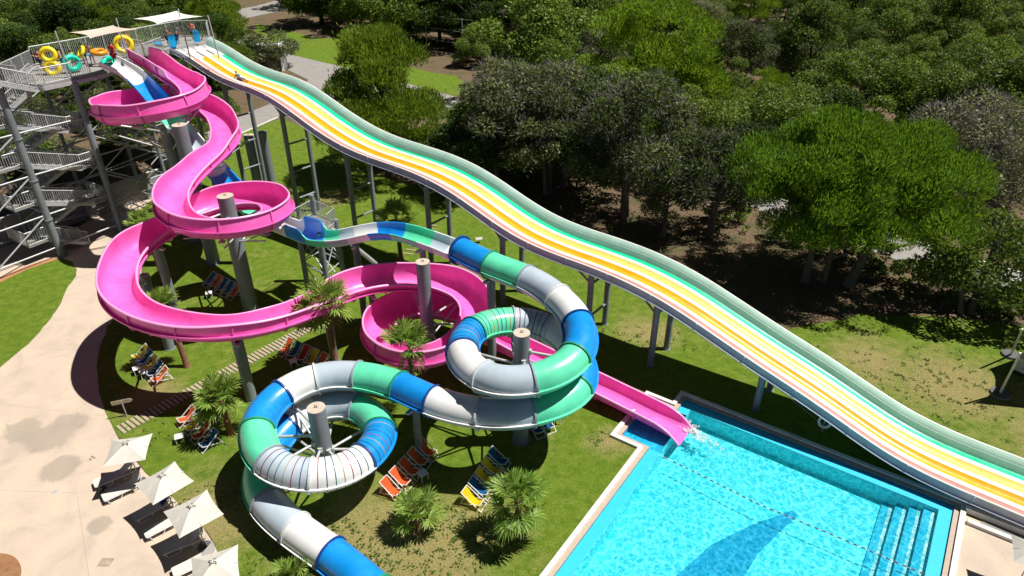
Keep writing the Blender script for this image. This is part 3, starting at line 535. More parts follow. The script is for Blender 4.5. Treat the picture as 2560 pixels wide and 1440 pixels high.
for a,b,c in CSEC:
    k0,k1=secrange(a,b)
    m=MB(); sweep(m,BL,k0,k1,bl_prof); s=rel(m.build('flume_section',M[c+'_gel']),blue); s['label']=c+' open flume section'
    for sd in(-1,1): l=MB(); sweep(l,BL,k0,k1,bl_lip(sd)); o=l.build('rim',M[('white' if c in('white','grey') else c)+'_gel']); o.parent=s
def ring(k,r0,r1,hw):
    t=BL.fr[k][0]*hw; n=30; A=[];B=[]
    for j in range(n+1):
        a=2*PI*j/n; A.append((math.cos(a),math.sin(a)))
    P=lambda r:[BL.pt(k,r*x,r*y) for x,y in A]
    i,o=P(r0),P(r1); return [[p-t for p in i],[p-t for p in o],[p+t for p in o],[p+t for p in i]]
BANDS=['band_red','band_navy','band_teal','band_olive']
for q in TSEC:
    a,b,c=q[:3]; k0,k1=secrange(a,b); n=30
    m=MB(); sweep(m,BL,k0,k1,lambda k:[(TR*math.cos(2*PI*j/n),-TR*math.sin(2*PI*j/n)) for j in range(n+1)])
    s=rel(m.build('tube_section',M[c+'_gel']),blue); s['label']=c+(' tube section with thin coloured rings' if len(q)>3 else ' closed tube section')
    sf=MB()
    for sd in(-1,1): sweep(sf,BL,k0,k1,lambda k:[(sd*TR*.99,.03-.1),(sd*(TR+.11),.03-.1),(sd*(TR+.11),-.03-.1),(sd*TR*.99,-.03-.1)],0,False)
    o=sf.build('side_flange',M['white_gel' if c in('white','grey') else c+'_gel']); o.parent=s
    f=MB(); f.grid(ring(k0,TR-.01,TR+.085,.05),0,False); o=f.build('flange',M['seam_'+c]); o.parent=s
    if len(q)>3:
        bd=MB(); cnt=8 if b-a<1.5 else 13
        for j in range(cnt):
            k=int(round(k0+(k1-k0)*(j+.6)/cnt)); R_=ring(k,TR+.003,TR+.010,.021); bd.grid(R_,(j+int(a))%4,True)
        o=bd.build('coloured_rings',[M[x] for x in BANDS]); o.parent=s
# hooded mouth where the open chute becomes a tube
k=BL.find(19.65); f=MB(); f.grid(ring(k,TR-.02,TR+.14,.07),0,False); rel(f.build('tube_mouth',M['seam_blue']),blue)
# ---- straight four-lane racer
RA=R(-38); RD=Vector((math.cos(RA),math.sin(RA),0)); RN=Vector((-math.sin(RA),math.cos(RA),0)); ROFF=33.21; RS0=-66.86
RZ=[13.78,13.60,13.31,12.93,12.56,12.29,12.12,12.03,11.97,11.84,11.59,11.21,10.75,10.26,9.83,9.47,9.22,9.06,8.99,8.96,8.93,8.86,8.71,8.46,8.09,7.63,7.15,6.74,6.46,6.32,6.27,6.26,6.22,6.12,5.93,5.63,5.23,4.76,4.28,3.81,3.37,2.92,2.43,1.92,1.48,1.20,1.08,1.05,1.04,1.03,1.02,1.0,1.0,1.0,1.0]
def racer_z(s):
    x=max(0,min(len(RZ)-1.001,(s-RS0)/1.5)); i=int(x); t=x-i
    g=lambda j:RZ[max(0,min(len(RZ)-1,j))]
    a,b,c,d=g(i-1),g(i),g(i+1),g(i+2)
    return .5*((2*b)+(c-a)*t+(2*a-5*b+4*c-d)*t*t+(3*b-a-3*c+d)*t**3)
def rp_(s,c,b): return RN*(ROFF+c)+RD*s+Vector((0,0,racer_z(s)+b))
racer=empty('racer_slide',rp_(-66,2.1,0)*1.0,0,'straight wavy slide with parallel rose, orange, yellow and green lanes','water slide'); racer.location.z=0
def rsweep(prof,s0,s1,name,mat,step=.5,smooth=True,label=None):
    n=int((s1-s0)/step); m=MB()
    m.grid([[rp_(s0+(s1-s0)*i/n,c,b) for c,b in prof] for i in range(n+1)],0,smooth,True)
    o=rel(m.build(name,M[mat]),racer)
    if label:o['label']=label
    return o
S0,S1=RS0,12.0
rsweep([(.0,.0),(-.02,-.24),(-.05,-.42)],S0,S1,'side_wall','racer_side',label='near outer wall, pale blue grey')
rsweep([(-.05,-.42),(-.18,-.43),(-.18,-.48),(.1,-.56)],S0,S1,'flange','racer_side',smooth=False)
rsweep([(.1,-.56),(3.9,-.58),(4.0,-.45)],S0,S1,'underside','racer_side',smooth=False)
rsweep([(-.02,-.02),(.0,.025),(.06,.025),(.08,-.02)],S0,S1,'rim','racer_white')
rsweep([(.07,.0),(.12,-.25),(.2,-.44),(.28,-.5),(.56,-.5),(.68,-.46),(.84,-.33)],S0+2.6,S1,'lane','racer_rose',label='rose lane')
c=.84; LANES=[('orange','racer_orange'),('yellow','racer_yellow'),('green','racer_green')]
for nm_,mt in LANES:
    rsweep([(c,-.33),(c+.05,-.305),(c+.15,-.295),(c+.26,-.31),(c+.34,-.36),(c+.40,-.45),(c+.43,-.5)],S0+1.2,S1,'lane_divider','racer_white')
    e=c+.43
    if nm_!='green': rsweep([(e,-.5),(e+.30,-.5),(e+.41,-.475),(e+.57,-.33)],S0+2.6,S1,'lane',mt,label=nm_+' lane'); c=e+.57
    else: rsweep([(e,-.5),(e+.42,-.5),(e+.46,-.48)],S0+2.6,S1,'lane',mt,label='green lane'); c=e+.46
rsweep([(c,-.48),(c+.06,-.36),(c+.13,-.10),(c+.135,-.085),(c+.17,-.08),(c+.23,.02),(c+.32,.11),(c+.46,.20)],S0-.3,S1,'side_wall','racer_teal',label='far inner wall, pale teal',smooth=False)
rsweep([(c+.125,-.105),(c+.135,-.09),(c+.16,-.083),(c+.165,-.075)],S0,S1,'groove','seam_grey')
rsweep([(c+.44,.18),(c+.46,.225),(c+.53,.225),(c+.54,.18)],S0-.3,S1,'rim','racer_white')
CF=c
e=.30
for k in range(4):
    lc=.28+.2+k*1.02; m=MB(); rows=[]
    for i in range(9):
        s=S0-.6+3.4*i/8; q=[]
        for j in range(9):
            a=-1+2*j/8; hh=-.5+.26*abs(a)**4*(1-.3*i/8)+(.0 if i>1 else .02); q.append(rp_(s,lc+a*.48,hh))
        rows.append(q)
    m.grid(rows,0,True,True); m.add([rows[0][0],rows[0][-1],rows[0][-1]+Vector((0,0,-.5)),rows[0][0]+Vector((0,0,-.5))],[(0,1,2,3)])
    rel(m.build('start_basin',M['racer_white']),racer)
sm=MB(); sm.box((0,0,-.22),(.05,.05,.44)); smesh=sm.mesh('seam_rib',M['racer_side']); s_=S0+2
while s_<S1-1:
    o=bpy.data.objects.new('seam_rib',smesh); col.objects.link(o); rel(o,racer); o.location=rp_(s_,-.05,-.02); o.rotation_euler=(0,0,RA); s_+=3.1
# ---------------------------------------------------------------- supports
def column(b,h,r,label,arms=(),path=None,drop=1.0,group='grey steel columns under the slides',cap=True,n=20):
    o=empty('support_column',(b[0],b[1],0),0,label,'column',group)
    m=MB(); m.cyl((0,0),r,0,h,n); m.cyl((0,0),r*1.2,0,.05,n); m.build('shaft',M['steel'],o)
    if cap:
        m=MB(); m.cyl((0,0),r*1.02,h,h+.03,n); m.build('cap',M['cap_tan'],o)
        m=MB(); m.tube([(-.06,0,h+.02),(-.05,0,h+.14),(.05,0,h+.14),(.06,0,h+.02)],.025,6); m.build('lifting_eye',M['dark_grey'],o)
    for k,two in arms:
        p=path.pt(k,0,-drop)-Vector((b[0],b[1],0)); z=min(h-.35,p.z+.15); q=Vector((p.x,p.y,0)).normalized()*r
        m=MB(); m.rod((q.x,q.y,z),p,.075,n=8); m.box(p+Vector((0,0,-.02)),(.4,.4,.06),math.atan2(p.y,p.x))
        if two and z>2.2: m.rod((q.x,q.y,max(.6,z-1.5)),p-(p-q)*.08,.06,n=8)
        m.cyl((q.x,q.y),.13,z-.14,z+.14,8); m.build('arm',M['galv'],o)
    return o
def arms(path,c,lo,hi,cnt,two=True):
    """path samples spread round a column"""
    ks=[k for k in range(len(path.i)) if lo<=path.i[k]<=hi]; return [(ks[int((j+.5)*len(ks)/cnt)],two) for j in range(cnt)]
column((-28.04,54.45),10.3,.48,'tall grey column inside the topmost pink spiral',arms(PK,0,5.5,13,5),PK,1.28)
column((-24.79,50.22),11.69,.52,'grey column with tan cap standing beside the blue and white chute',[(PK.find(17.2),True),(PK.find(18.5),True),(BL.find(6.1),False),(BL.find(6.8),False)],PK,1.28)
column((-19.32,42.95),9.1,.53,'thick grey column rising through the middle pink spiral',arms(PK,0,21.5,31,6),PK,1.28)
column((-5.5,37.18),7.2,.43,'grey column with tan cap rising through the lowest pink spiral',arms(PK,0,47.5,61,7),PK,1.28)
column((.5,29.2),7.4,.43,'grey column in the middle of the upper striped tube coil',arms(BL,0,24,34.5,7),BL,.92)
column((-9.75,26.34),4.85,.45,'leaning looking grey column inside the front tube coil above the lawn',arms(BL,0,40.2,51,9),BL,.92)
column((-26.46,42.95),2.95,.36,'short grey column with pale arms left of the palms under the pink bend',[(PK.find(35.2),False),(PK.find(36.3),False),(PK.find(37.4),False)],PK,1.28)
column((-26.1,66.29),5.6,.50,'grey capped column standing beside the racer legs behind the pink bend',[(PK.find(16.4),False),(PK.find(17.3),False)],PK,1.28)
column((-23.6,63.4),6.9,.4,'grey column behind the middle pink spiral next to the capped one',(),PK,1,cap=False)
def post_under(path,idx,label,r=.27,drop=1.28,bxy=None):
    k=path.find(idx); p=path.p[k]; b=bxy or (p.x,p.y); h=p.z-drop-.02
    o=column(b,h,r,label,(),cap=False); m=MB(); m.box((0,0,h-.06),(1.3,.22,.12),math.atan2(path.fr[k][1].y,path.fr[k][1].x)); m.build('cradle',M['galv'],o)
post_under(PK,42.1,'short grey post holding the low pink bend above the sleeper path',.33)
post_under(PK,45.3,'grey post under the pink chute right beside the tallest front palm',.27)
post_under(PK,46.9,'short grey post under the pink chute at the entry to the lowest spiral',.22)
q_=at(425,870); column((q_.x,q_.y),3.2,.33,'short grey column half hidden under the wide pink bend',[(PK.find(39.6),False),(PK.find(40.4),False)],PK,1.28)
post_under(PK,33.4,'grey post under the pink chute beside the tower stairs',.3)
post_under(BL,21.0,'grey square-armed post under the first blue tube section',.27,.9)
post_under(BL,15.2,'grey post under the wavy white part of the open chute',.24,.9)
post_under(BL,17.9,'slim grey post under the green part of the open chute',.2,.9)
post_under(BL,5.6,'grey post under the steep green part of the chute',.3,.9)
post_under(BL,8.4,'grey post under the steep blue part of the chute',.3,.9)
post_under(BL,37.5,'grey post below the blue tube between the two coils',.2,.9)
post_under(BL,54.2,'short grey post under the white tube at the front',.2,.9)
post_under(PK,2.6,'grey post under the first pink bend beside the tower',.3)
# racer legs: a pair of posts with cross bars at every station
stn=[]
for px in ((560,222),(703,287),(865,392),(1065,472),(1255,592),(1478,687),(1645,752),(1909,935)):
    u=(px[0]-1280)/FPX; v=(720-px[1])/FPX; d=Vector((u,_c+v*_s,0)); t=(ROFF+.9)/(d.x*RN.x+d.y*RN.y); q=d*t; stn.append(q.x*RD.x+q.y*RD.y)
ords=['first','second','third','fourth','fifth','sixth','seventh','lowest']
for s_i,s in enumerate(stn):
    p=rp_(s,2.1,0); z=racer_z(s)-.68
    o=empty('support_frame',(p.x,p.y,0),RA+PI/2,'%s pair of grey legs under the coloured lanes counting from the tower'%ords[s_i],'support frame','leg frames under the racer slide')
    for c_ in(-1.15,1.15):
        m=MB(); m.cyl((c_,0),.21,0,z,16); m.cyl((c_,0),.27,0,.05,16); m.build('post',M['steel'],o)
    m=MB(); m.box((0,0,z+.06),(3.6,.25,.14)); m.build('cross_beam',M['steel'],o)
    zz=z-1.2; i=0
    while zz>1.4:
        m=MB(); m.rod((-1.0,0,zz),(1.0,0,zz),.09,n=8); m.build('cross_bar',M['steel'],o); zz-=2.6; i+=1
    if s_i<7:
        m=MB(); q=.55; m.rod((-1.15,.1,z-1.1),(-1.15,1.6,z-.1+(racer_z(s-1.6)-racer_z(s))*1.0),.07,n=8); m.build('brace',M['steel'],o)

# ================================================================ slide tower
DZ=13.6
A=Vector((-38.1,51.42,0)); B=Vector((-35.26,56.02,0)); U=(B-A).normalized(); V=Vector((-U.y,U.x,0)); LAB=(B-A).length
tower=empty('slide_tower',(-36,58,0),0,'tall grey steel stair tower with bar railings and a roofless start deck','tower')
def tp(u,v,z=0): return A+U*u+V*v+Vector((0,0,z))
def tb(mb,name,mat): return rel(mb.build(name,M[mat]),tower)
deckpoly=[(-40.5,55.4),(-36.6,54.2),(-34.3,57.6),(-33.0,61.2),(-32.9,63.8),(-32.7,67),(-29.9,70.5),(-30.6,73.6),(-33.5,73.4),(-41.3,60.6)]
m=MB(); m.prism(deckpoly,DZ-.12,DZ); tb(m,'deck','deck_grey')
m=MB()
for a,b in zip(deckpoly,deckpoly[1:]+deckpoly[:1]): m.bar((*a,DZ-.27),(*b,DZ-.27),.14,.28)
for a,b in (((-36.6,54.2),(-41.3,60.6)),((-34.3,57.6),(-38.6,65)),((-33,61.2),(-36.2,69)),((-32.7,67),(-34.6,71))): m.bar((*a,DZ-.25),(*b,DZ-.25),.16,.22)
tb(m,'deck_beams','galv')
def railing(name,pts,h=1.25,gap=.17,post=1.6,parent=None,mat='galv',label=None,infill=True):
    """bar railing along points given at floor level"""
    m=MB(); g_=MB()
    for a,b in zip(pts,pts[1:]):
        a=Vector(a);b=Vector(b);d=b-a;Ld=d.length
        up=Vector((0,0,1)); m.rod(a+up*h,b+up*h,.045,n=6); m.rod(a+up*.12,b+up*.12,.03,n=5); 
        k=max(1,round(Ld/post))
        for i in range(k+1): q=a+d*i/k; m.rod(q,q+up*h,.042,n=6)
        if infill:
            c=int(Ld/gap)
            for i in range(1,c): q=a+d*i/c; g_.bar(q+up*.12,q+up*h,.03,.03)
    if parent and g_.v: m.add(g_.v,g_.f)
    o=m.build(name,M[mat])
    if infill and g_.v and not parent: c=g_.build('bars',M[mat]); c.parent=o
    if label:o['label']=label
    return rel(o,parent or tower)
D3=lambda L,z=DZ:[(*p,z) for p in L]
railing('railing',D3([(-41.1,60.7),(-33.5,73.2)]),1.55,label='long rear deck railing')
railing('railing',D3([(-33.5,73.2),(-30.8,73.5),(-30.1,71.4)]),1.55,label='rear railing at the racer end')
railing('railing',D3([(-40.4,55.6),(-41.1,60.7)]),1.3)
railing('railing',D3([(-36.5,54.4),(-34.5,57.4)]),1.25,label='front railing beside the white slide mouth')
railing('railing',D3([(-40.3,55.5),(-38.9,55.1)]),1.25)
railing('railing',D3([(-33.1,60.6),(-34.6,61.4)]),1.25,label='short divider beside the pink entrance')
railing('railing',D3([(-32.9,63.6),(-35.0,64.8)]),1.5,label='divider between the pink and racer entrances')
railing('railing',D3([(-32.9,63.6),(-32.6,66.7)]),1.2)
# posts
def post(u,v,h,r=.24):
    b=tp(u,v); m=MB(); m.cyl(b,r,0,h,16); m.cyl(b,r*1.8,0,.05,16)
    for z in (3.4,6.8,10.2):
        if z<h: m.cyl(b,r*1.25,z-.04,z+.04,16)
    tb(m,'post','steel')
post(0,0,14.0,.27); post(LAB,0,DZ-.3,.27)
grid_=[(0,5.0),(LAB,5.0),(LAB*2,0),(LAB*2,5.0),(LAB*3,1.0),(LAB*3,5.0),(-5.4,0),(-5.4,5.0)]
for u,v in grid_: post(u,v,DZ-.3 if u>-1 else 14.5,.16)
def rods(L,r=.07,name='brace'):
    m=MB()
    for a,b in L: m.rod(a,b,r,n=8)
    tb(m,name,'steel_light')
for z in (10.6,7.2,3.8,.9):
    rods([(tp(0,0,z),tp(LAB,0,z-.1))],.075,'horizontal_tube')
    rods([(tp(0,0,z),tp(-5.4,0,z))],.07,'horizontal_tube')
    rods([(tp(0,0,z+.1),tp(0,5,z+.1))],.06,'horizontal_tube')
    rods([(tp(LAB,0,z),tp(LAB,5,z))],.06,'horizontal_tube'); rods([(tp(LAB,0,z),tp(LAB*2,0,z))],.06,'horizontal_tube'); rods([(tp(LAB*2,0,z),tp(LAB*2,5,z))],.06,'horizontal_tube')
    rods([(tp(0,5,z),tp(LAB*2,5,z))],.06,'horizontal_tube')
for z in (12.4,9.0,5.6):
    rods([(tp(0,0,z-1.8),tp(-5.4,0,z-5.1))],.07); rods([(tp(LAB,0,z),tp(LAB*2,0,z-3.2))],.06); rods([(tp(LAB*2,0,z),tp(LAB,0,z-3.2))],.06)
    rods([(tp(0,5,z),tp(-5.4,5,z-3.3))],.06); rods([(tp(LAB,5,z),tp(LAB*2,5,z-3.3))],.06)
    rods([(tp(LAB,0,z+.9),tp(LAB,5,z-2.2))],.06); rods([(tp(LAB*2,0,z),tp(LAB*3,1,z-3.2))],.06); rods([(tp(LAB*2,5,z),tp(LAB*3,5,z-3.2))],.06)
for z in (12.6,9.4,6.2,3.0):
    rods([(tp(0,0,z),tp(LAB,5,z-2.4))],.04); rods([(tp(LAB*2,0,z),tp(LAB,5,z-2.4))],.04); rods([(tp(LAB*2,0,z-.6),tp(LAB*3,5,z-2.8))],.04); rods([(tp(LAB*3,1,z-.4),tp(LAB*2,5,z-2.6))],.04); rods([(tp(-5.4,0,z),tp(0,5,z-2.4))],.04); rods([(tp(LAB*2,5,z-1),tp(LAB*3,5,z-1))],.05); rods([(tp(LAB*2,0,z-1.2),tp(LAB*3,1,z-1.2))],.05)
rods([(tp(LAB,0,12.2),tp(LAB*1.55,.3,DZ-.3))],.07); rods([(tp(LAB*2,0,11.8),tp(LAB*2.5,.4,DZ-.3))],.07); rods([(tp(0,0,12.0),tp(LAB*.5,0,DZ-.3))],.06)
# stair flights between the two front posts, with landings at both ends
def flight(u0,z0,u1,z1,v,w=1.25,label=None):
    n=max(4,int(abs(z0-z1)/.19)); st=MB(); a0=tp(u0,v,z0); a1=tp(u1,v,z1)
    for i in range(n):
        t=(i+.5)/n; p=a0.lerp(a1,t)+V*w/2; st.box(p+Vector((0,0,-.02)),(abs(u1-u0)/n+.04,w,.04),math.atan2(U.y,U.x))
    fl=rel(st.build('stair_flight',M['deck_grey']),tower)
    if label: fl['label']=label
    sg=MB()
    for vv in(0,w): sg.bar(tp(u0,v+vv,z0-.1),tp(u1,v+vv,z1-.1),.06,.26)
    o=sg.build('stringer',M['galv']); o.parent=fl
    for vv in(0,w):
        railing('handrail',[tuple(tp(u0,v+vv,z0)),tuple(tp(u1,v+vv,z1))],1.15,.17,1.4,fl)
def landing(u0,u1,v0,v1,z,rails):
    m=MB(); q=[tp(u0,v0),tp(u1,v0),tp(u1,v1),tp(u0,v1)]; m.prism([(p.x,p.y) for p in q],z-.14,z); tb(m,'landing','deck_grey')
    for a,b in rails: railing('railing',[tuple(tp(*a,z)),tuple(tp(*b,z))],1.15)
lv=[11.3,8.1,4.9,1.7]
for i,z in enumerate(lv):
    landing(-2.0,-.35,.2,2.9,z,[((-2.0,.2),(-.35,.2)),((-2.0,.2),(-2.0,3.2))])
    if i<3:
        flight(-.35,z,LAB-1.4,z-1.6,.25,1.25)
        landing(LAB-1.4,LAB-.3,.2,2.9,z-1.6,[((LAB-1.4,.2),(LAB-.3,.2)),((LAB-.3,.2),(LAB-.3,3.2)),((LAB-1.4,3.2),(LAB-.3,3.2))])
        flight(LAB-1.4,z-1.6,-.35,z-3.2,1.9,1.25)
flight(-.35,1.7,2.6,.0,.25,1.25)
flight(LAB-1.4,13.6,-.35,11.3,1.9,1.25)
flight(-6.5,17.4,2.2,13.62,-.9,1.2,'topmost stair flight rising from the start deck towards the left')
landing(-8.0,-6.5,-.95,.4,17.4,[])
post(-7.2,.6,17.3,.2)
# ---------------------------------------------------------------- retaining wall, raised bank, low entry stairs
rw=[(-50.5,43.5),(-44.2,52.9),(-37.9,61.2),(-35.0,65.6),(-36.5,69.5)]
m=MB()
for a,b in zip(rw,rw[1:]):
    d=(Vector(b)-Vector(a)).normalized(); nrm=Vector((-d.y,d.x))*.28; e=d*.05
    m.prism([tuple(Vector(a)-e),tuple(Vector(b)+e),tuple(Vector(b)+e+nrm),tuple(Vector(a)-e+nrm)],0,2.5,0,1)
tag(m.build('retaining_wall',[M['wall_dark'],M['stone_white']]),'long dark retaining wall in the shade behind the stair tower','wall')
rb=random.Random(5); bank=MB(); rows=[]
base=[(-50.8,43.7),(-47.5,48.4),(-44.5,53.1),(-41.3,57.3),(-38.2,61.4),(-36.2,64.6),(-35.6,66.6),(-36.8,69.7)]
for j in range(9):
    r=[]
    for i,p in enumerate(base):
        d=Vector((-.8,.62+.10*i/7)); q=Vector(p)+d*(.2+j*4.2); z=2.35+.5*math.sin(i*1.3+j)+.25*j if j<7 else (2.2 if j==7 else -.3); r.append((q.x,q.y,max(-.3,z if j else 2.4)))
    rows.append(r)
bank.grid(rows,0,True,True); e1=[(x,y,-.3) for x,y,z in [r[0] for r in rows]]; bank.grid([[r[0] for r in rows],e1],0); bank.grid([[r[-1] for r in rows],[(r[-1][0]+1.5,r[-1][1]+1.0,-.3) for r in rows]],0)
structure(bank,'terrain_bank',M['soil'])
BV=[Vector(q) for r in rows for q in r]
def entry_stair():
    p=at(335,560); o=empty('entry_stair',p,math.atan2(U.y,U.x)+PI/2,'low concrete landing with steps and tube handrails at the tower foot','stairs')
    m=MB(); m.box((0,0,.5),(2.2,1.6,1.0)); 
    for k in range(4): m.box((1.1+.16+.32*k,0,(.8-.2*k)/2),(.32,1.6,.8-.2*k))
    m.build('steps',M['stone_white'],o)
    for y in(-.78,.78):
        r=MB(); pts=[(-1.1,y,1.0),(1.1,y,1.0),(2.4,y,.1)]
        for h in(.55,1.05): r.tube([(a,b,c+h) for a,b,c in pts],.03,6)
        for a,b,c in ((-1.1,y,1),(0,y,1),(1.1,y,1),(1.75,y,.55),(2.4,y,.1)): r.rod((a,b,c),(a,b,c+1.05),.03,n=6)
        r.build('handrail',M['galv'],o)
entry_stair()
# ---------------------------------------------------------------- shade sails on the deck, masts by the right-hand lawn
def sail(name,corners,mat,label,sag=.35,n=10,poles=()):
    o=empty(name,tuple(sum((Vector(c) for c in corners),Vector())/len(corners)),0,label,'shade sail'); b=o.location.copy()
    c=[Vector(x)-b for x in corners]; m=MB(); rows=[]
    for i in range(n+1):
        r=[]
        for j in range(n+1):
            u,v=i/n,j/n; u2=u+(.5-u)*.42*(4*v*(1-v))*.5; v2=v+(.5-v)*.42*(4*u*(1-u))*.5
            p=c[0]*(1-u2)*(1-v2)+c[1]*u2*(1-v2)+c[2]*u2*v2+c[3]*(1-u2)*v2; p.z-=sag*16*u*(1-u)*v*(1-v)*.5; r.append(p)
        rows.append(r)
    m.grid(rows,0,True); m.build('cloth',M[mat],o)
    for a,bz,lean in poles:
        r=MB(); t=Vector(a)-b; r.rod((t.x+lean[0],t.y+lean[1],bz-b.z),t,.06,n=8); r.build('pole',M['galv'],o)
def hz(px,py,z): return tuple(at(px,py,z))
c=[hz(333,47,17.1),hz(441,27,17.1),hz(508,41,17.1),hz(392,60,17.1)]
sail('shade_sail',c,'sail_cream','cream four-cornered shade sail over the racer end of the deck',.3,poles=[(hz(445,22,17.7),DZ,(.2,-.3)),(hz(519,38,17.2),DZ,(.3,-.2)),(hz(290,46,17.2),DZ,(.1,0))])
c=[hz(172,81,17.1),hz(282,63,17.1),hz(350,72,17.1),hz(224,96,17.1)]
sail('shade_sail',c,'sail_beige','smaller beige shade sail nearer the stairs on the deck',.3,poles=[(hz(137,77,17.2),DZ,(.2,-.1)),])
# right-hand lawn: two leaning masts hold a sail whose cloth is mostly beyond the picture
b1,h1=at(2497,990),5.3; t1=b1+Vector((.2,.1,h1)); b2=at(2524,891); 
sun=Vector((math.cos(R(61.5)),.0,math.sin(R(61.5))))
def lift(px,py,z): # point at height z whose shadow falls at the pixel
    g_=at(px,py); return g_+Vector((sun.x/sun.z*z,.03*z,z))
k1=lift(2428,999,2.6); k2=lift(2473,897,2.6)
for (px,tp_,nm_) in (((2499,985),at(2551,882,3.8),'nearer white mast on a round foot holding the shade sail by the right lawn'),((2526,889),at(2556,822,3.1),'farther white mast holding the shade sail by the right lawn')):
    b=at(*px); o=empty('sail_mast',b,0,nm_,'mast','masts of the right-hand shade sail'); t=tp_-b
    m=MB(); m.rod((0,0,0),t,.075,.06,n=10); m.build('mast',M['frame_white'],o); m=MB(); m.cyl((0,0),.55,0,.16,24); m.build('foot',M['dark_grey'],o); m=MB(); m.cyl((0,0),.58,-.0,.04,24); m.build('foot_ring',M['stone_white'],o)
sail('shade_sail',[tuple(at(2551,882,3.8)+Vector((.5,.1,-.05))),tuple(at(2556,822,3.1)+Vector((.5,-.1,.0))),(42.5,41.5,3.6),(39,29.0,3.8)],'sail_cream','cream shade sail stretched from the two white masts beyond the right lawn',.2)
# small white cart under that sail
p=at(2556,935); o=empty('drinks_cart',p,R(35),'white rounded drinks cart standing under the right-hand sail','cart')
m=MB(); m.box((.3,0,.75),(1.5,.95,.9)); m.box((.3,0,1.24),(1.62,1.05,.08)); m.build('body',M['plastic_white'],o)
m=MB(); m.tube([(-.5,-.4,.9),(-.75,-.4,.85),(-.8,0,.8),(-.75,.4,.85),(-.5,.4,.9)],.03,6); m.build('handle',M['galv'],o)
for y in(-.4,.4):
    m=MB(); m.tube([(.1,y-.05,.28),(.1,y+.05,.28)],.28,14); m.build('wheel',M['dark_grey'],o)
# white garden walls near the road
def wallbox(pts,z0,z1,w,label):
    m=MB()
    for a,b in zip(pts,pts[1:]): m.bar((*a,(z0+z1)/2),(*b,(z0+z1)/2),w,z1-z0)
    return tag(m.build('garden_wall',M['wall_white']),label,'wall')
a=at(707,178); d=Vector((-.66,.75,0))
m=MB(); q=[a,a+Vector((.3,2.0,0)),a+Vector((-7.6,3.4,0)),a+Vector((-7.8,1.2,0))]; m.prism([(v.x,v.y) for v in q],0,4.0); 
m.prism([(v.x,v.y) for v in (a+Vector((-.35,.05,0)),a+Vector((.02,-.25,0)),a+Vector((.35,2.0,0)),a+Vector((.0,2.1,0)))],0,4.35)
tag(m.build('utility_building',M['wall_white']),'small flat white building behind the grey bush by the road','building')
a=at(838,262); wallbox([(a.x-.6,a.y-2.6),(a.x+1.8,a.y+.9)],0,1.5,.35,'white wall stub below the round pine by the road')
# chain-link fence at the back
fp=W([(1068,128),(1158,142),(1236,150),(1320,162)])
o=empty('wire_fence',(*fp[0],0),0,'tall thin wire fence in the shade at the back of the far lawn','fence'); bb=Vector((*fp[0],0))
for x,y in fp:
    m=MB(); m.rod((x-bb.x,y-bb.y,0),(x-bb.x,y-bb.y,6.5),.07,n=6); m.build('post',M['galv'],o)
m=MB()
for z in (.3,2.2,4.2,6.3):
    for a,b in zip(fp,fp[1:]): m.rod((a[0]-bb.x,a[1]-bb.y,z),(b[0]-bb.x,b[1]-bb.y,z),.02,n=4)
m.build('wire',M['galv'],o)
# ---------------------------------------------------------------- landing platform half-way down the blue slide
base=at(801,696); b2_=Vector((base.x,base.y,0)); o=empty('rest_platform',b2_,math.atan2(U.y,U.x)*.0,'small railed steel platform on legs beside the raised blue chute sides','platform')
def lp(px,py,z): return at(px,py,z)-b2_
PZ=5.75
q=[lp(742,560,PZ),lp(786,536,PZ),lp(840,558,PZ),lp(800,592,PZ)]
m=MB(); m.prism([(v.x,v.y) for v in q],PZ-.15,PZ); m.build('deck',M['deck_grey'],o)
for k,v in enumerate(q):
    m=MB(); m.cyl((v.x,v.y),.2,0,PZ+(1.6 if k==1 else .3),12); m.build('leg',M['steel'],o)
for a,b in ((q[0],q[1]),(q[1],q[2]),(q[2],(q[2]+q[3])/2)):
    r=MB()
    for h in(.15,1.2): r.rod((a.x,a.y,PZ+h),(b.x,b.y,PZ+h),.03,n=6)
    L_=(b-a).length; c_=int(L_/.14)
    for i in range(c_+1): v=a+(b-a)*i/c_; r.rod((v.x,v.y,PZ),(v.x,v.y,PZ+1.2),.028 if i%8==0 else .013,n=5)
    r.build('railing',M['galv'],o)
for a,b in ((q[0],q[3]),(q[3],q[2]),(q[1],q[2]),(q[0],q[1])):
    r=MB(); r.rod((a.x,a.y,PZ-.5),(b.x,b.y,PZ-3),.05,n=6); r.rod((b.x,b.y,PZ-.5),(a.x,a.y,PZ-3),.05,n=6); r.rod((a.x,a.y,PZ-3.1),(b.x,b.y,PZ-3.1),.05,n=6); r.rod((a.x,a.y,PZ-3.3),(b.x,b.y,.5),.05,n=6); r.build('brace',M['steel_light'],o)
s0=(q[2]*.75+q[3]*.25); s1=s0+Vector((3.4,2.6,0)); r=MB()
for i in range(30):
    t=i/29; p=s0.lerp(s1,t); r.box((p.x,p.y,PZ-.2-t*(PZ-.3)),(.2,.9,PZ/30+.03),R(30))
r.build('steps',M['deck_grey'],o)

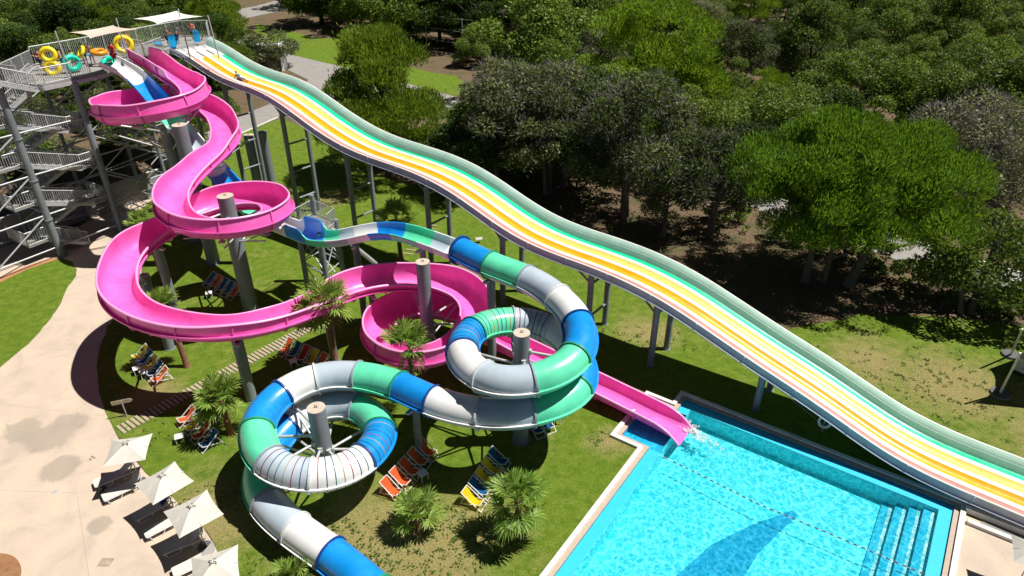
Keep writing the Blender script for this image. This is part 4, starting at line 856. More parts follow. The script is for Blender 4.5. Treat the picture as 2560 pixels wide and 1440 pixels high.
# ================================================================ deck chairs, tables
def chair_meshes():
    w=.30; out={}
    fr=MB()
    for y in(-w,w): fr.bar((-.52,y,.86),(.62,y,.02),.032,.05)
    fr.bar((-.52,-w,.86),(-.52,w,.86),.03,.04); fr.bar((.60,-w,.03),(.60,w,.03),.03,.04)
    out['back_frame']=fr
    sf=MB(); w2=.255
    for y in(-w2,w2): sf.bar((.52,y,.40),(-.62,y,.02),.03,.045)
    sf.bar((.52,-w2,.40),(.52,w2,.40),.03,.04); sf.bar((-.60,-w2,.03),(-.60,w2,.03),.03,.04)
    out['seat_frame']=sf
    pr=MB(); w3=.32
    for y in(-w3,w3): pr.bar((-.30,y,.70),(-.58,y,.06),.025,.035)
    out['prop']=pr
    sl=MB(); rows=[]
    for i in range(13):
        t=i/12; x=-.50+1.03*t; z=.87*(1-t)+.41*t-.34*math.sin(PI*min(1,t))**1.0*(1.0+.25*t); r=[]
        for j in range(5): y=-.25+.5*j/4; r.append((x,y,z-.02*(1-(2*j/4-1)**2)))
        rows.append(r)
    sl.grid(rows,0,True); out['sling']=sl
    return out
cm=chair_meshes()
cmesh={k:cm[k].mesh(k,M['frame_white']) for k in('back_frame','seat_frame','prop')}
slmesh={c:cm['sling'].mesh('sling',M['cloth_'+c]) for c in('orange','blue','yellow','red')}
def deck_chair(p,rz,c,label,group):
    o=empty('deck_chair',p,rz,label,'deck chair',group)
    for k in('back_frame','seat_frame','prop'):
        q=bpy.data.objects.new(k,cmesh[k]); col.objects.link(q); q.parent=o
    q=bpy.data.objects.new('sling',slmesh[c]); col.objects.link(q); q.parent=o; q['label']=c+' canvas sling'
    return o
def chair_row(pxs,cols,face,labels,group,dz=0):
    """chairs side by side; they face square to their row, towards the pixel face"""
    P=[at(*p,.4) for p in pxs]; d=(P[-1]-P[0]).normalized(); n=Vector((-d.y,d.x,0)); f=at(*face)-P[0]
    if n.dot(f)<0: n=-n
    a=math.atan2(n.y,n.x); k=len(P); c=sum(P,Vector())/k; sp=max(.70,(P[-1]-P[0]).length/(k-1)) if k>1 else 0
    for i in range(k):
        p=c+d*sp*(i-(k-1)/2); deck_chair((p.x,p.y,.012),a+R((i*37%7)-3),cols[i],labels[i],group)
chair_row([(525,700),(541,708),(556,716),(571,723),(586,731)],['blue','orange','blue','blue','orange'],(500,760),
 ['blue deck chair at the left end of the shaded row by the thick middle column','shaded orange deck chair second from the left beside the thick middle column','middle blue deck chair of the shaded row beside the thick middle column','blue deck chair fourth from the left in the shaded row by the thick column','orange deck chair nearest the thick middle column'],'deck chairs in the row beside the thick column')
chair_row([(351,885),(364,899),(376,912),(388,926),(400,941)],['yellow','blue','yellow','blue','orange'],(320,960),
 ['yellow deck chair at the upper end of the row inside the big loop shadow','upper blue deck chair of the row inside the big loop shadow','yellow deck chair in the middle of the row inside the big loop shadow','lower blue deck chair next to the two small tables inside the loop shadow','orange deck chair at the lower end of the row inside the big loop shadow'],'deck chairs in the row ringed by the pink loop shadow')
chair_row([(715,868),(737,878),(757,888),(780,898),(802,906)],['orange','blue','red','yellow','orange'],(735,950),
 ['orange deck chair at the left end of the row right of the sleeper path','blue deck chair in the row behind the front tube coil','dark red deck chair in the middle of the row behind the front tube coil','yellow deck chair in the row just behind the white tube','orange deck chair at the right end just behind the white tube'],'deck chairs in the row behind the front tube coil')
chair_row([(467,1040),(486,1062),(504,1083),(522,1100)],['orange','yellow','red','blue'],(420,1110),
 ['orange deck chair under the spiky palm left of the front coil','olive yellow deck chair half hidden by the palm left of the front coil','red deck chair behind the blue one under the left front palm','blue deck chair nearest the parasols under the left front palm'],'deck chairs in the row under the left front palm')
chair_row([(980,1222),(1001,1198),(1023,1172),(1046,1147),(1068,1124)],['orange']*5,(1090,1230),
 ['sunlit orange deck chair at the near end of the all-orange row','sunlit orange deck chair second from the near end of the all-orange row','shaded orange deck chair in the middle of the all-orange row','shaded orange deck chair fourth from the near end of the all-orange row','orange deck chair at the far end of the all-orange row'],'deck chairs in the all-orange row')
chair_row([(1184,1247),(1199,1222),(1214,1196),(1230,1170),(1248,1146)],['yellow','blue','yellow','yellow','blue'],(1310,1260),
 ['sunlit yellow deck chair at the near end beside the largest front palm','shaded blue deck chair between yellow ones beside the largest front palm','shaded yellow deck chair in the middle behind the largest front palm','shaded yellow deck chair second from the far end behind the largest palm','blue deck chair at the far end of the row behind the largest palm'],'deck chairs in the row behind the largest front palm')
chair_row([(1344,1066),(1362,1058)],['blue','blue'],(1400,1120),['blue deck chair peeping out under the green tube','blue deck chair next to the small table under the green tube'],'deck chairs under the green tube')
tm=MB(); tm.box((0,0,.44),(.46,.46,.04)); tmesh=tm.mesh('table_top',M['plastic_white'])
tl=MB(); tl.bar((0,0,0),(0,0,.43),.035,.035); tlmesh=tl.mesh('leg',M['plastic_white'])
for px,a,lab in (((525,744),20,'small white table in front of the shaded row by the thick column'),((346,934),35,'shaded small table left of the row inside the loop shadow'),((363,943),35,'sunlit small table beside the orange chair inside the loop shadow'),((735,915),30,'small grey looking table in front of the row behind the front coil'),((452,1105),25,'small white table alone on the grass left of the front palm row'),((1058,1197),40,'small shaded table between the orange row and the bushy palm'),((1390,1058),20,'small white table on the grass under the green tube')):
    o=empty('side_table',at(*px,.012),R(a),lab,'table','small plastic tables between the deck chairs')
    q=bpy.data.objects.new('table_top',tmesh); col.objects.link(q); q.parent=o
    for x in(-.19,.19):
        for y in(-.19,.19): q=bpy.data.objects.new('leg',tlmesh); col.objects.link(q); q.parent=o; q.location=(x,y,0)
# ================================================================ parasols and loungers
def parasol(corners,apex,label):
    zc=2.35; C=[at(*c,zc) for c in corners]; ctr=sum(C,Vector())/4; b=Vector((ctr.x,ctr.y,0))
    # true square from the corners seen
    d=(C[1]-C[0]); rz=math.atan2(d.y,d.x); side=sum((C[i]-C[(i+1)%4]).length for i in range(4))/4
    o=empty('parasol',b,rz,label,'parasol','off-white square parasols on the paving'); h=side/2; m=MB(); n=8
    for q in range(4):
        a=PI/2*q; rows=[]
        for i in range(n+1):
            t=i/n; r=[]
            for j in range(n+1):
                u=-1+2*j/n; x=h*t*(1-.06*(1-u*u)*t); y=h*t*u; z=zc+.46*(1-t)-.05*(1-u*u)*t; r.append((x*math.cos(a)-y*math.sin(a),x*math.sin(a)+y*math.cos(a),z))
            rows.append(r)
        m.grid(rows,0,False)
    m.build('canopy',M['parasol_cloth'],o)
    c=MB(); c.prism([(-.09,-.09),(.09,-.09),(.09,.09),(-.09,.09)],zc+.44,zc+.50); c.build('vent_cap',M['parasol_cloth'],o)
    tr=MB()
    for k in range(4):
        a=PI/2*k+.6; tr.tube([(.05*math.cos(a),.05*math.sin(a),zc+.51),(.13*math.cos(a+.5),.13*math.sin(a+.5),zc+.50),(.2*math.cos(a+.2),.2*math.sin(a+.2),zc+.44)],.02,5)
    tr.build('tie_cord',M['dark_grey'],o)
    m=MB(); m.cyl((0,0),.03,0,zc+.42,10); m.build('pole',M['galv'],o)
    m=MB()
    for k in range(8):
        a=PI/4*k; L_=h*(1.38 if k%2 else .97); m.rod((0,0,zc+.40),(L_*math.cos(a),L_*math.sin(a),zc-.02),.012,n=4)
    m.build('ribs',M['frame_white'],o)
    m=MB(); m.cyl((0,0),.32,0,.09,20); m.cyl((0,0),.06,.09,.35,10); m.build('foot',M['dark_grey'],o)
    return o
z7=lambda x,y:(x/3.273,1000+y/3.273)
parasol([z7(832,556),z7(1168,500),z7(1246,270),z7(935,312)],None,'parasol farthest from the camera beside the end of the sleeper path')
parasol([z7(1245,866),z7(1575,672),z7(1440,492),z7(1108,680)],None,'second parasol from the sleeper path standing over the blue towel lounger')
parasol([z7(1462,1136),z7(1832,936),z7(1695,732),z7(1340,910)],None,'third parasol from the sleeper path nearest the dry grass')
parasol([z7(1540,1600),z7(1935,1480),z7(1978,1200),z7(1580,1262)],None,'parasol cut by the bottom edge of the view')
parasol([(2533,1338),(2542,1412),(2640,1440),(2630,1360)],None,'parasol at the far right corner over the beige terrace')
def lounger_meshes():
    f=MB()
    for y in(-.31,.31):
        f.tube([(-.95,y,.30),(-.3,y,.31),(.45,y,.31),(.98,y,.33)],.026,6); f.tube([(-.85,y,.3),(-.75,y,.02),(-.25,y,.02),(-.1,y,.3)],.022,6); f.tube([(.35,y,.3),(.45,y,.02),(.75,y,.02),(.9,y,.3)],.022,6)
    s=MB(); s.grid([[(-.98+.13*i,-.29+.145*j,.335-.012*math.sin(j*PI/4)) for j in range(5)] for i in range(11)],0,True)
    b=MB(); b.grid([[(.33+.07*i,-.29+.145*j,.335+.055*i) for j in range(5)] for i in range(10)],0,True)
    p=MB(); p.tube([(.72,-.3,.32),(.95,-.3,.80),(.95,.3,.80),(.72,.3,.32)],.018,5)
    t=MB(); t.grid([[(-.55+.12*i,-.31+.155*j,.36) for j in range(5)] for i in range(8)],0,True); t2=MB(); t2.grid([[(.36+.065*i,-.3+.15*j,.362+.051*i) for j in range(5)] for i in range(10)],0,True)
    return {'frame':f.mesh('frame',M['frame_white']),'seat':s.mesh('seat',M['lounger_mesh']),'backrest':b.mesh('backrest',M['lounger_mesh']),'prop':p.mesh('prop',M['frame_white'])},t.mesh('towel',M['towel_blue']),t2.mesh('towel',M['towel_blue'])
lm,tw1,tw2=lounger_meshes()
def lounger(head,foot,label,towel=0):
    h=at(*head,.3);f=at(*foot,.3); c=(h+f)/2; d=h-f
    o=empty('sun_lounger',(c.x,c.y,.006),math.atan2(d.y,d.x),label,'sun lounger','white sun loungers under the parasols')
    for k,me in lm.items():
        q=bpy.data.objects.new(k,me); col.objects.link(q); q.parent=o
    for k in range(2):
        if towel&(1<<k):
            t=bpy.data.objects.new('beach_towel',(tw1,tw2)[k]); col.objects.link(t); t.location=o.location+Vector((0,0,.008)); t.rotation_euler=o.rotation_euler
            tag(t,'deep blue towel on the '+('lower part' if k==0 else 'raised back')+' of the '+label.split(' lounger')[0]+' lounger','towel')
lounger((322,1175),(248,1205),'shaded lounger under the parasol by the sleeper path')
lounger((345,1205),(270,1240),'sunlit lounger with two pairs of shoes at its foot')
lounger((425,1248),(340,1292),'shaded towel covered lounger under the second parasol',2)
lounger((452,1290),(374,1330),'sunlit lounger with its back under the third parasol',2)
lounger((500,1340),(415,1372),'shaded lounger under the third parasol')
lounger((525,1390),(450,1425),'half hidden lounger beside the bottom parasol')
sh=random.Random(9)
for k,(x,y) in enumerate(((256,1218),(261,1222),(254,1230),(259,1236))):
    p=at(x,y,.006); o=empty('sandal',p,R(30+20*k),'dark sandal on the paving at the foot of the sunlit lounger','sandal','sandals beside the lounger')
    m=MB(); m.tube([(-.13,0,.015),(-.06,0,.02),(.06,0,.02),(.14,0,.015)],[.025,.04,.05,.03],8); m.build('sole',M['black'],o); m=MB(); m.tube([(.03,-.05,.02),(.04,0,.08),(.03,.05,.02)],.014,6); m.build('strap',M['black'],o)
# ================================================================ sleeper path
a=at(298,1078);b=at(775,818); d=b-a; L_=d.length; n=int(L_/.27); rz=math.atan2(d.y,d.x); rs=random.Random(4)
pm=[]
for k in range(4):
    m=MB(); m.box((0,0,0),(.165,1.0+rs.uniform(-.05,.05),.07)); pm.append(m.mesh('sleeper',M['timber']))
for i in range(n):
    o=bpy.data.objects.new('path_sleeper',pm[i%4]); col.objects.link(o); p=a+d*(i+.5)/n; o.location=(p.x,p.y,.03); o.rotation_euler=(0,0,rz+rs.uniform(-.02,.02))
    tag(o,'weathered timber sleeper in the footpath crossing the lawn','sleeper','timber sleepers of the footpath')
a=at(1085,560);b=at(1015,640); d=b-a; n=9
for i in range(n):
    o=bpy.data.objects.new('path_sleeper',pm[i%4]); col.objects.link(o); p=a+d*(i+.5)/n; o.location=(p.x,p.y,.03); o.rotation_euler=(0,0,math.atan2(d.y,d.x)); tag(o,'weathered timber sleeper in the short path behind the wavy chute','sleeper','timber sleepers of the rear path')
# small signs, life ring, terrace by the pool
p=at(318,1042); o=empty('path_sign',p,R(20),'small wooden arrow board on a thin post by the loop shadow','sign')
m=MB(); m.rod((0,0,0),(0,0,1.25),.03,n=8); m.build('post',M['galv'],o); m=MB(); m.prism([(-.55,-.02),(.45,-.02),(.45,.02),(-.55,.02)],1.02,1.28); m.add([(.45,-.02,1.02),(.45,-.02,1.28),(.6,-.02,1.15),(.45,.02,1.02),(.45,.02,1.28),(.6,.02,1.15)],[(0,2,1),(3,4,5),(1,2,5,4),(0,3,5,2)]); m.build('board',M['timber'],o)
p=at(2054,1080); o=empty('lifebuoy_stand',p,R(-30),'white life ring hanging on a low stand in the racer shadow','life ring stand')
m=MB(); m.rod((0,0,0),(0,0,1.15),.035,n=8); m.build('post',M['galv'],o); m=MB(); m.torus((0,-.08,.8),.30,.075,Matrix.Rotation(R(70),3,'X'),24,10); m.build('life_ring',M['plastic_white'],o)
lb=at(1905,1022); m=MB(); m.rod((0,0,.5),(lb.x-p.x,lb.y-p.y,.5),.012,n=5); m.build('cord',M['galv'],o)
p=at(1197,607); o=empty('floodlight',p,0,'small pale floodlight on the lawn behind the blue tube mouth','lamp'); m=MB(); m.rod((0,0,0),(0,0,.35),.03,n=6); m.build('spike',M['galv'],o); m=MB(); m.box((0,0,.42),(.6,.28,.22),.3,0,Matrix.Rotation(R(-25),3,'X')); m.build('housing',M['plastic_white'],o)
def quadsheet(name,L,z,mat): return flat(name,L,z,mat)
quadsheet('terrace_paving',[(LEN+.5,.35),(LEN+9,.35),(LEN+9,12),(LEN+.5,12)],.012,M['paving'])
m=MB(); m.bar(pp(LEN+.45,.05,.17),pp(LEN+8,.05,.17),.26,.34); m.bar(pp(LEN+.62,.85,.10),pp(LEN+8,.85,.10),.24,.2); tag(m.build('low_wall',M['stone_white']),'low white double kerb along the terrace behind the pool steps','wall')
m=MB(); m.bar(pp(LEN+1.2,.45,.03),pp(LEN+8,.45,.03),.36,.02); structure(m,'drain_channel',M['asphalt'])

# ================================================================ palms
def fan(rnd,m,base,dirv,length,rad,blades,mi=0,droop=.25):
    """one palm fan: a petiole and a folded disc of narrow blades"""
    d=dirv.normalized(); tip=base+d*length+Vector((0,0,-droop*length*.3)); mid=base+d*length*.5+Vector((0,0,.04*length))
    m.tube([base,mid,tip],[.028,.02,.014],4,mi)
    t=(tip-mid).normalized(); s=t.cross(Vector((0,0,1))); s=s.normalized() if s.length>.1 else Vector((1,0,0)); u=s.cross(t)
    for k in range(blades):
        a=-2.15+4.3*k/(blades-1); a+=rnd.uniform(-.04,.04); L_=rad*(1-.30*abs(a/2.15)**2)*rnd.uniform(.88,1.08)
        dr=t*math.cos(a)+s*math.sin(a); dr=(dr+u*(.18 if k%2 else .05)).normalized(); w=dr.cross(u).normalized()*(.042*rad/.8)
        p1=tip+dr*L_*.62; p2=tip+dr*L_+Vector((0,0,-droop*L_*.55)); 
        m.add([tip,p1+w+u*.02,p2,p1-w-u*.01],[(0,1,2,3)],mi)
def palm(b,h,r,label,n=26,lean=(0,0),seed=1,low=False):
    rnd=random.Random(seed); o=empty('palm_tree',(b.x,b.y,0),0,label,'palm tree'); top=Vector((lean[0],lean[1],h))
    t=MB(); pts=[];rr=[]
    for i in range(15):
        q=i/14; pts.append((lean[0]*q**1.3,lean[1]*q**1.3,h*q)); rr.append((.19-.05*q)*(1.35 if i==0 else 1)*(1+.08*(i%2)))
    t.tube(pts,rr,12); t.build('trunk',M['bark_palm'],o)
    c=MB()
    for k in range(n):
        e=R(rnd.uniform(-38,58)) if not low else R(rnd.uniform(-20,62)); e=e if k>2 else R(72); a=k*2.399+rnd.uniform(-.3,.3); d=Vector((math.cos(a)*math.cos(e),math.sin(a)*math.cos(e),math.sin(e)))
        fan(rnd,c,top+Vector((0,0,-.1+.25*math.sin(e))),d,r*rnd.uniform(.42,.60),r*rnd.uniform(.46,.58),26,0,.18 if e>0 else .35)
    c.build('crown',M['frond'],o)
    s=MB()
    for k in range(7):
        a=k*2.399+1; d=Vector((math.cos(a),math.sin(a),-1.1)); fan(rnd,s,top+Vector((0,0,-.25)),d,r*.35,r*.35,12,0,.4)
    s.build('dry_fronds',M['frond_dry'],o); return o
b,h=hgt(840,912,820,768); palm(b,h,2.15,'tallest front palm standing between the pink chute and the striped front coil',22,(-.15,.1),11)
b,h=hgt(1040,1040,1031,872); palm(b,h,1.85,'palm in front of the lowest pink spiral with a thick orange trunk',13,(0,0),12)
b,h=hgt(468,916,432,768); palm(b,h,1.45,'palm growing up through the wide pink bend',20,(-.35,.1),13)
b,h=hgt(576,1082,553,995); palm(b,h,1.65,'spreading palm over the deck chairs left of the front coil',21,(-.1,.05),14)
b,h=hgt(1046,1325,1040,1285); palm(b,1.0,1.5,'low bushy palm at the near end of the orange deck chair row',17,(0,.05),15,True)
b,h=hgt(1298,1345,1288,1240); palm(b,2.6,1.65,'largest front palm beside the yellow and blue deck chairs',24,(-.1,.05),16)
b,h=hgt(1003,650,985,548); palm(b,h,2.0,'palm behind the wavy blue and green chute',22,(-.1,0),17)
b,h=hgt(412,708,362,566); palm(b,h,1.5,'palm behind the left edge of the middle pink spiral',20,(-.3,.1),18)
b=at(735,1465); palm(b,.5,1.2,'low palm tuft at the bottom edge beside the front tube',16,(0,0),19,True)
b,h=hgt(425,735,432,716); palm(b,h,.7,'small dry fan palm beside the pink bend palm',9,(0,0),20)
# ================================================================ crowns: leaf faces scattered through clumps
def leaves(m,rnd,c,rad,n,kind,mi=0,flat_=1.0):
    c=Vector(c); V_=m.v;F_=m.f;MI=m.m;SM=m.sm
    for _ in range(n):
        z=rnd.uniform(-.55,1); a=rnd.uniform(0,2*PI); q=math.sqrt(max(0,1-z*z)); d=Vector((q*math.cos(a),q*math.sin(a),z)); rr=rad*(rnd.uniform(.55,1.04)**.6)*(rnd.uniform(1.05,1.45) if rnd.random()<.07 else 1)
        p=c+Vector((d.x*rr,d.y*rr,d.z*rr*flat_))
        if kind=='needle':
            ax=(d*.6+Vector((rnd.gauss(0,.35),rnd.gauss(0,.35),.85))).normalized(); L_=rnd.uniform(.22,.46); w=rnd.uniform(.028,.06)
        elif kind=='twig':
            ax=(d+Vector((rnd.gauss(0,.5),rnd.gauss(0,.5),rnd.gauss(.2,.5)))).normalized(); L_=rnd.uniform(.3,.7); w=rnd.uniform(.010,.022)
        else:
            ax=(d*.5+Vector((rnd.gauss(0,.7),rnd.gauss(0,.7),rnd.gauss(.1,.5)))).normalized(); L_=rnd.uniform(.15,.30); w=rnd.uniform(.055,.105)
        s=ax.cross(d+Vector((rnd.gauss(0,.4),rnd.gauss(0,.4),rnd.gauss(0,.4)))); s=s.normalized() if s.length>.01 else ax.orthogonal().normalized()
        o=len(V_); e=p+ax*L_; h_=p+ax*L_*.55
        V_.extend((tuple(p),tuple(h_+s*w),tuple(e),tuple(h_-s*w))); F_.append((o,o+1,o+2,o+3)); MI.append(mi); SM.append(False)
def clumps(rnd,H,Rc,zb,n,shape):
    """clump centres and radii for a crown of height H, radius Rc, starting at zb"""
    out=[]
    while len(out)<n:
        t=rnd.random(); a=rnd.uniform(0,2*PI)
        if shape=='cone': prof=(.35+.65*math.sin(PI*min(1,(.12+t*.93)))**.8)*(1-.35*t)
        elif shape=='umbrella': prof=math.sqrt(max(.06,1-(t*.97)**2)) if t>.12 else .8
        elif shape=='low': prof=math.sqrt(max(0.05,1-(t*.95)**2))
        else: prof=math.sin(PI*(.16+.80*t))**.7
        r=Rc*prof*math.sqrt(rnd.uniform(.12,1.0)); cr=Rc*rnd.choice((.13,.17,.21,.25,.30,.34))
        p=Vector((r*math.cos(a),r*math.sin(a),zb+(H-zb)*t*.9))
        if all((p-q).length>cr*.62 for q,_ in out) or rnd.random()<.05: out.append((p,cr))
    if shape=='cone': out=[(p,max(c,Rc*.21)) for p,c in out]
    return out
def trunk_mesh(rnd,H,zb,Rc,cl,r0,lean=(0,0),nb=9):
    m=MB(); pts=[];rr=[]; top=zb+(H-zb)*.7
    for i in range(9):
        t=i/8; pts.append((lean[0]*t+rnd.gauss(0,.06)*t*H*.12,lean[1]*t+rnd.gauss(0,.06)*t*H*.12,top*t)); rr.append(r0*(1.25 if i==0 else 1)*(1-.75*t))
    m.tube(pts,rr,9)
    for k in range(min(nb,len(cl))):
        p,cr=cl[(k*3)%len(cl)]; t=max(.25,min(.95,(p.z*.72)/top)); i=int(t*8); a=Vector(pts[i]); mid=a.lerp(p,.5)+Vector((rnd.gauss(0,.15),rnd.gauss(0,.15),-.08*(p-a).length)); m.tube([a,mid,p],[rr[i]*.55,rr[i]*.36,.03],6)
    return m
PROTO={}
def proto(name,kind,H,Rc,zb,n,shape,dens,mat,tw=0,bark='bark',seed=1,r0=.22,flat_=.8,lean=(0,0),multi=1):
    rnd=random.Random(seed); cl=clumps(rnd,H,Rc,zb,n,shape); m=MB()
    if lean!=(0,0): cl=[(p+Vector((lean[0]*p.z/H,lean[1]*p.z/H,0)),c) for p,c in cl]
    for p,cr in cl:
        k=int(1.6*dens*cr*cr*rnd.uniform(.75,1.2)); leaves(m,rnd,p,cr,k,kind,0,flat_)
        if tw: leaves(m,rnd,p,cr*1.08,int(k*tw*rnd.uniform(.1,1.9)),'twig',1,flat_)
    t=trunk_mesh(rnd,H,zb,Rc,cl,r0,lean)
    for q in range(multi-1):
        a=2.1*q+.7; t2=trunk_mesh(rnd,H,zb,Rc,cl[q::2],r0*.85,(math.cos(a)*Rc*.35,math.sin(a)*Rc*.35)); o=Vector((math.cos(a)*.6,math.sin(a)*.6,0)); t.add([Vector(v)+o for v in t2.v],t2.f,0,True)
    PROTO[name]=(m.mesh('crown',[M[mat],M['twig_grey']]),t.mesh('trunk',M[bark]),H,Rc)
proto('pine','needle',12.5,5.8,2.0,64,'cone',300,'leaf_pine',seed=51,r0=.26,flat_=.62)
proto('pine_b','needle',11,4.4,2.8,26,'cone',330,'leaf_pine',seed=22,r0=.24,flat_=.65)
proto('bright_pine','needle',12,5.2,2.4,48,'round',300,'leaf_bright',seed=23,r0=.26,flat_=.8)
proto('stone_pine','needle',13,5.9,4.6,72,'umbrella',300,'leaf_stone',seed=24,r0=.30,flat_=.7,bark='bark_grey')
proto('stone_pine_b','needle',11.4,5.4,4.4,56,'umbrella',300,'leaf_stone',seed=25,r0=.36,flat_=.7,bark='bark_grey',lean=(2.4,.4))
proto('oak','leaf',8.5,4.8,1.4,40,'round',300,'leaf_oak',seed=26,r0=.26)
proto('oak_b','leaf',7.2,4.6,1.2,38,'low',300,'leaf_oak',tw=.06,seed=27,r0=.26)
proto('oak_c','leaf',9.5,4.2,1.6,38,'round',300,'leaf_olive',seed=28,r0=.26)
proto('oak_d','leaf',8,5.8,1.2,46,'low',230,'leaf_oak',tw=.05,seed=41,r0=.26,lean=(1.0,.6))
proto('oak_e','leaf',10.5,4.6,1.4,40,'cone',240,'leaf_olive',tw=.05,seed=42,r0=.26,lean=(-.8,.5))
proto('grey_tree','leaf',10,4.5,2.8,36,'round',250,'leaf_grey',tw=.45,seed=29,r0=.25,bark='bark_grey',multi=2)
proto('grey_tree_b','leaf',8.6,4.0,2.4,30,'round',230,'leaf_grey',tw=.7,seed=30,r0=.22,bark='bark_grey',multi=2)
proto('bare_tree','leaf',8.6,4.4,2.2,28,'round',90,'leaf_grey',tw=2.6,seed=31,r0=.22,bark='bark_grey',multi=2)
proto('olive','leaf',6.6,4.3,2.2,32,'low',300,'leaf_olive',seed=32,r0=.22,bark='bark_grey',multi=3)
proto('bush','leaf',2.6,1.8,.3,14,'low',420,'leaf_oak',seed=33,r0=.06)
proto('bush_b','leaf',2.2,1.6,.2,12,'low',420,'leaf_olive',seed=34,r0=.06)
proto('grey_bush','leaf',4.6,3.2,.6,22,'low',300,'leaf_grey',tw=.3,seed=35,r0=.12,bark='bark_grey')
NAMES={'pine':'pine_tree','pine_b':'pine_tree','bright_pine':'pine_tree','stone_pine':'stone_pine_tree','stone_pine_b':'stone_pine_tree','olive':'olive_tree','bush':'bush','bush_b':'bush','grey_bush':'bush','bare_tree':'bare_tree'}
rt=random.Random(77)
def tree(kind,p,h,label,group=None,rz=None,wide=1.0):
    cr,tk,H,Rc=PROTO[kind]; s=h/H
    o=empty(NAMES.get(kind,'broadleaf_tree'),(p[0],p[1],p[2] if len(p)>2 else 0),rt.uniform(0,6.28) if rz is None else rz,label,'bush' if 'bush' in kind else 'tree',group); o.scale=(s*wide,s*wide,s)
    for nm_,me in(('trunk',tk),('crown',cr)):
        q=bpy.data.objects.new(nm_,me); col.objects.link(q); q.parent=o
    return o
placed=[]
def T(kind,px,h,label,wide=1.0,rz=None,group=None):
    p=at(*px); placed.append((p.x,p.y,PROTO[kind][3]*h/PROTO[kind][2]*wide)); return tree(kind,p,h,label,group,rz,wide)
T('pine',(972,440),hgt(972,440,955,62)[1],'round layered pine standing alone between the racer and the road',1.0)
T('stone_pine',(2012,703),13.6,'big dense green stone pine with upright trunks over the red soil',1.0,.4)
T('stone_pine_b',(2118,716),12.2,'stone pine leaning right beside the taller stone pine',1.0,0)
T('stone_pine',(2058,706),10.2,'lower stone pine crown filling in between its two neighbours',.95,2.2)
T('olive',(2425,782),7.4,'spreading olive tree with forked pale trunks in front of the road',1.0,.3)
T('bare_tree',(2398,528),11.0,'large bare grey twiggy tree behind the olive and stone pines',1.1)
T('bare_tree',(2500,560),8.0,'smaller bare grey tree beside the twiggy one at the right edge')
T('bright_pine',(1620,330),16.0,'tall bright green pine at the top centre rising above the grey trees',1.15)
T('bright_pine',(1908,352),8.4,'small yellow green pine glowing in front of the dark oaks',.8)
T('grey_tree',(1268,480),12.5,'grey green tree nearest the round pine above the racer',1.0)
T('grey_tree',(1372,480),12.0,'half bare grey tree with a dark trunk above the middle of the racer',.92)
T('grey_tree_b',(1412,462),12.5,'twiggy grey tree second behind the middle of the racer',.85)
T('grey_tree',(1562,545),13.0,'grey green tree with a leaning limb over the shaded leaf litter',.95,1.0)
T('grey_tree_b',(1660,590),7.0,'young grey leaved tree at the front of the grove',.85)
T('grey_tree_b',(1772,585),9.6,'grey tree with twin trunks left of the stone pine',1.0)
T('oak_b',(1480,452),11.0,'darker green oak in the middle of the grey grove')
T('oak_c',(1700,455),10.5,'green oak behind the grey trees and left of the small yellow pine')
T('oak_d',(1160,440),7.5,'low green oak just behind the crest of the racer',1.0)
T('oak_b',(1128,466),6.4,'low dark oak at the foot of the round pine')
T('oak_b',(1205,470),8.2,'dark oak between the round pine and the grove',.95)
T('oak',(1320,395),11,'tall green oak at the back of the grove next to the road',1.0)
T('oak',(1560,400),10.5,'oak at the back of the grove under the bright pine')
T('oak_b',(1850,470),7.0,'low oak between the grove and the small yellow pine')
T('grey_bush',(672,172),6.2,'big grey green bush growing against the white building',1.1)
T('pine_b',(560,150),14.0,'dark pine rising behind the start deck of the racer',1.0)
T('pine',(470,60),15.5,'tall pine at the top left behind the cream shade sail',.9)
T('bright_pine',(258,125),17.5,'bright green pine behind the beige shade sail',.75)
for k_,px_,h_,l_ in (('oak',(1010,105),14,'tall dark oak behind the left end of the wire fence'),('oak_c',(1100,112),14,'olive green oak right behind the wire fence'),('oak',(1190,118),14.5,'dark oak behind the third post of the wire fence'),('oak_b',(1290,128),12,'low oak behind the right end of the wire fence'),('oak',(1400,142),13,'dark oak between the wire fence and the bright pine'),('oak',(905,72),15,'dark oak shading the back of the far lawn'),('oak',(805,60),15,'dark oak at the back of the far lawn near the upper road'),('pine_b',(735,20),14,'dark pine beside the upper road')): T(k_,px_,h_,l_,1.1)
# hedge in front of the right-hand road
hd=W([(1830,565),(1930,600),(2030,622),(2110,645),(2190,680),(2275,715),(2350,745),(2440,770),(2520,800),(2600,825)])
k=0
for (x0,y0),(x1,y1) in zip(hd,hd[1:]):
    n=max(1,int(math.hypot(x1-x0,y1-y0)/2.0))
    for i in range(n):
        t=i/n; q=(x0+(x1-x0)*t+rt.uniform(-.3,.3),y0+(y1-y0)*t+rt.uniform(-.3,.3)); tree(('bush','bush_b')[k%2],q,rt.uniform(1.9,2.7),'rounded dark hedge bush in the row along the right-hand road','hedge bushes along the road',None,1.15); k+=1
# scrub on the bank behind the tower
for i in range(95):
    x=-37.5-rt.uniform(0,28); y=56+rt.uniform(0,36)+max(0,(-48-x))*.3
    if y<62 and x>-45: continue
    bq=min(BV,key=lambda v:(v.x-x)**2+(v.y-y)**2); zb_=max(0,bq.z-.15) if (bq.x-x)**2+(bq.y-y)**2<9 else 0
    tree(rt.choice(['bush','bush_b','grey_bush']),(x,y,zb_),rt.uniform(1.8,3.8),'scrubby bush on the raised bank behind the stair tower','bushes on the bank behind the tower')
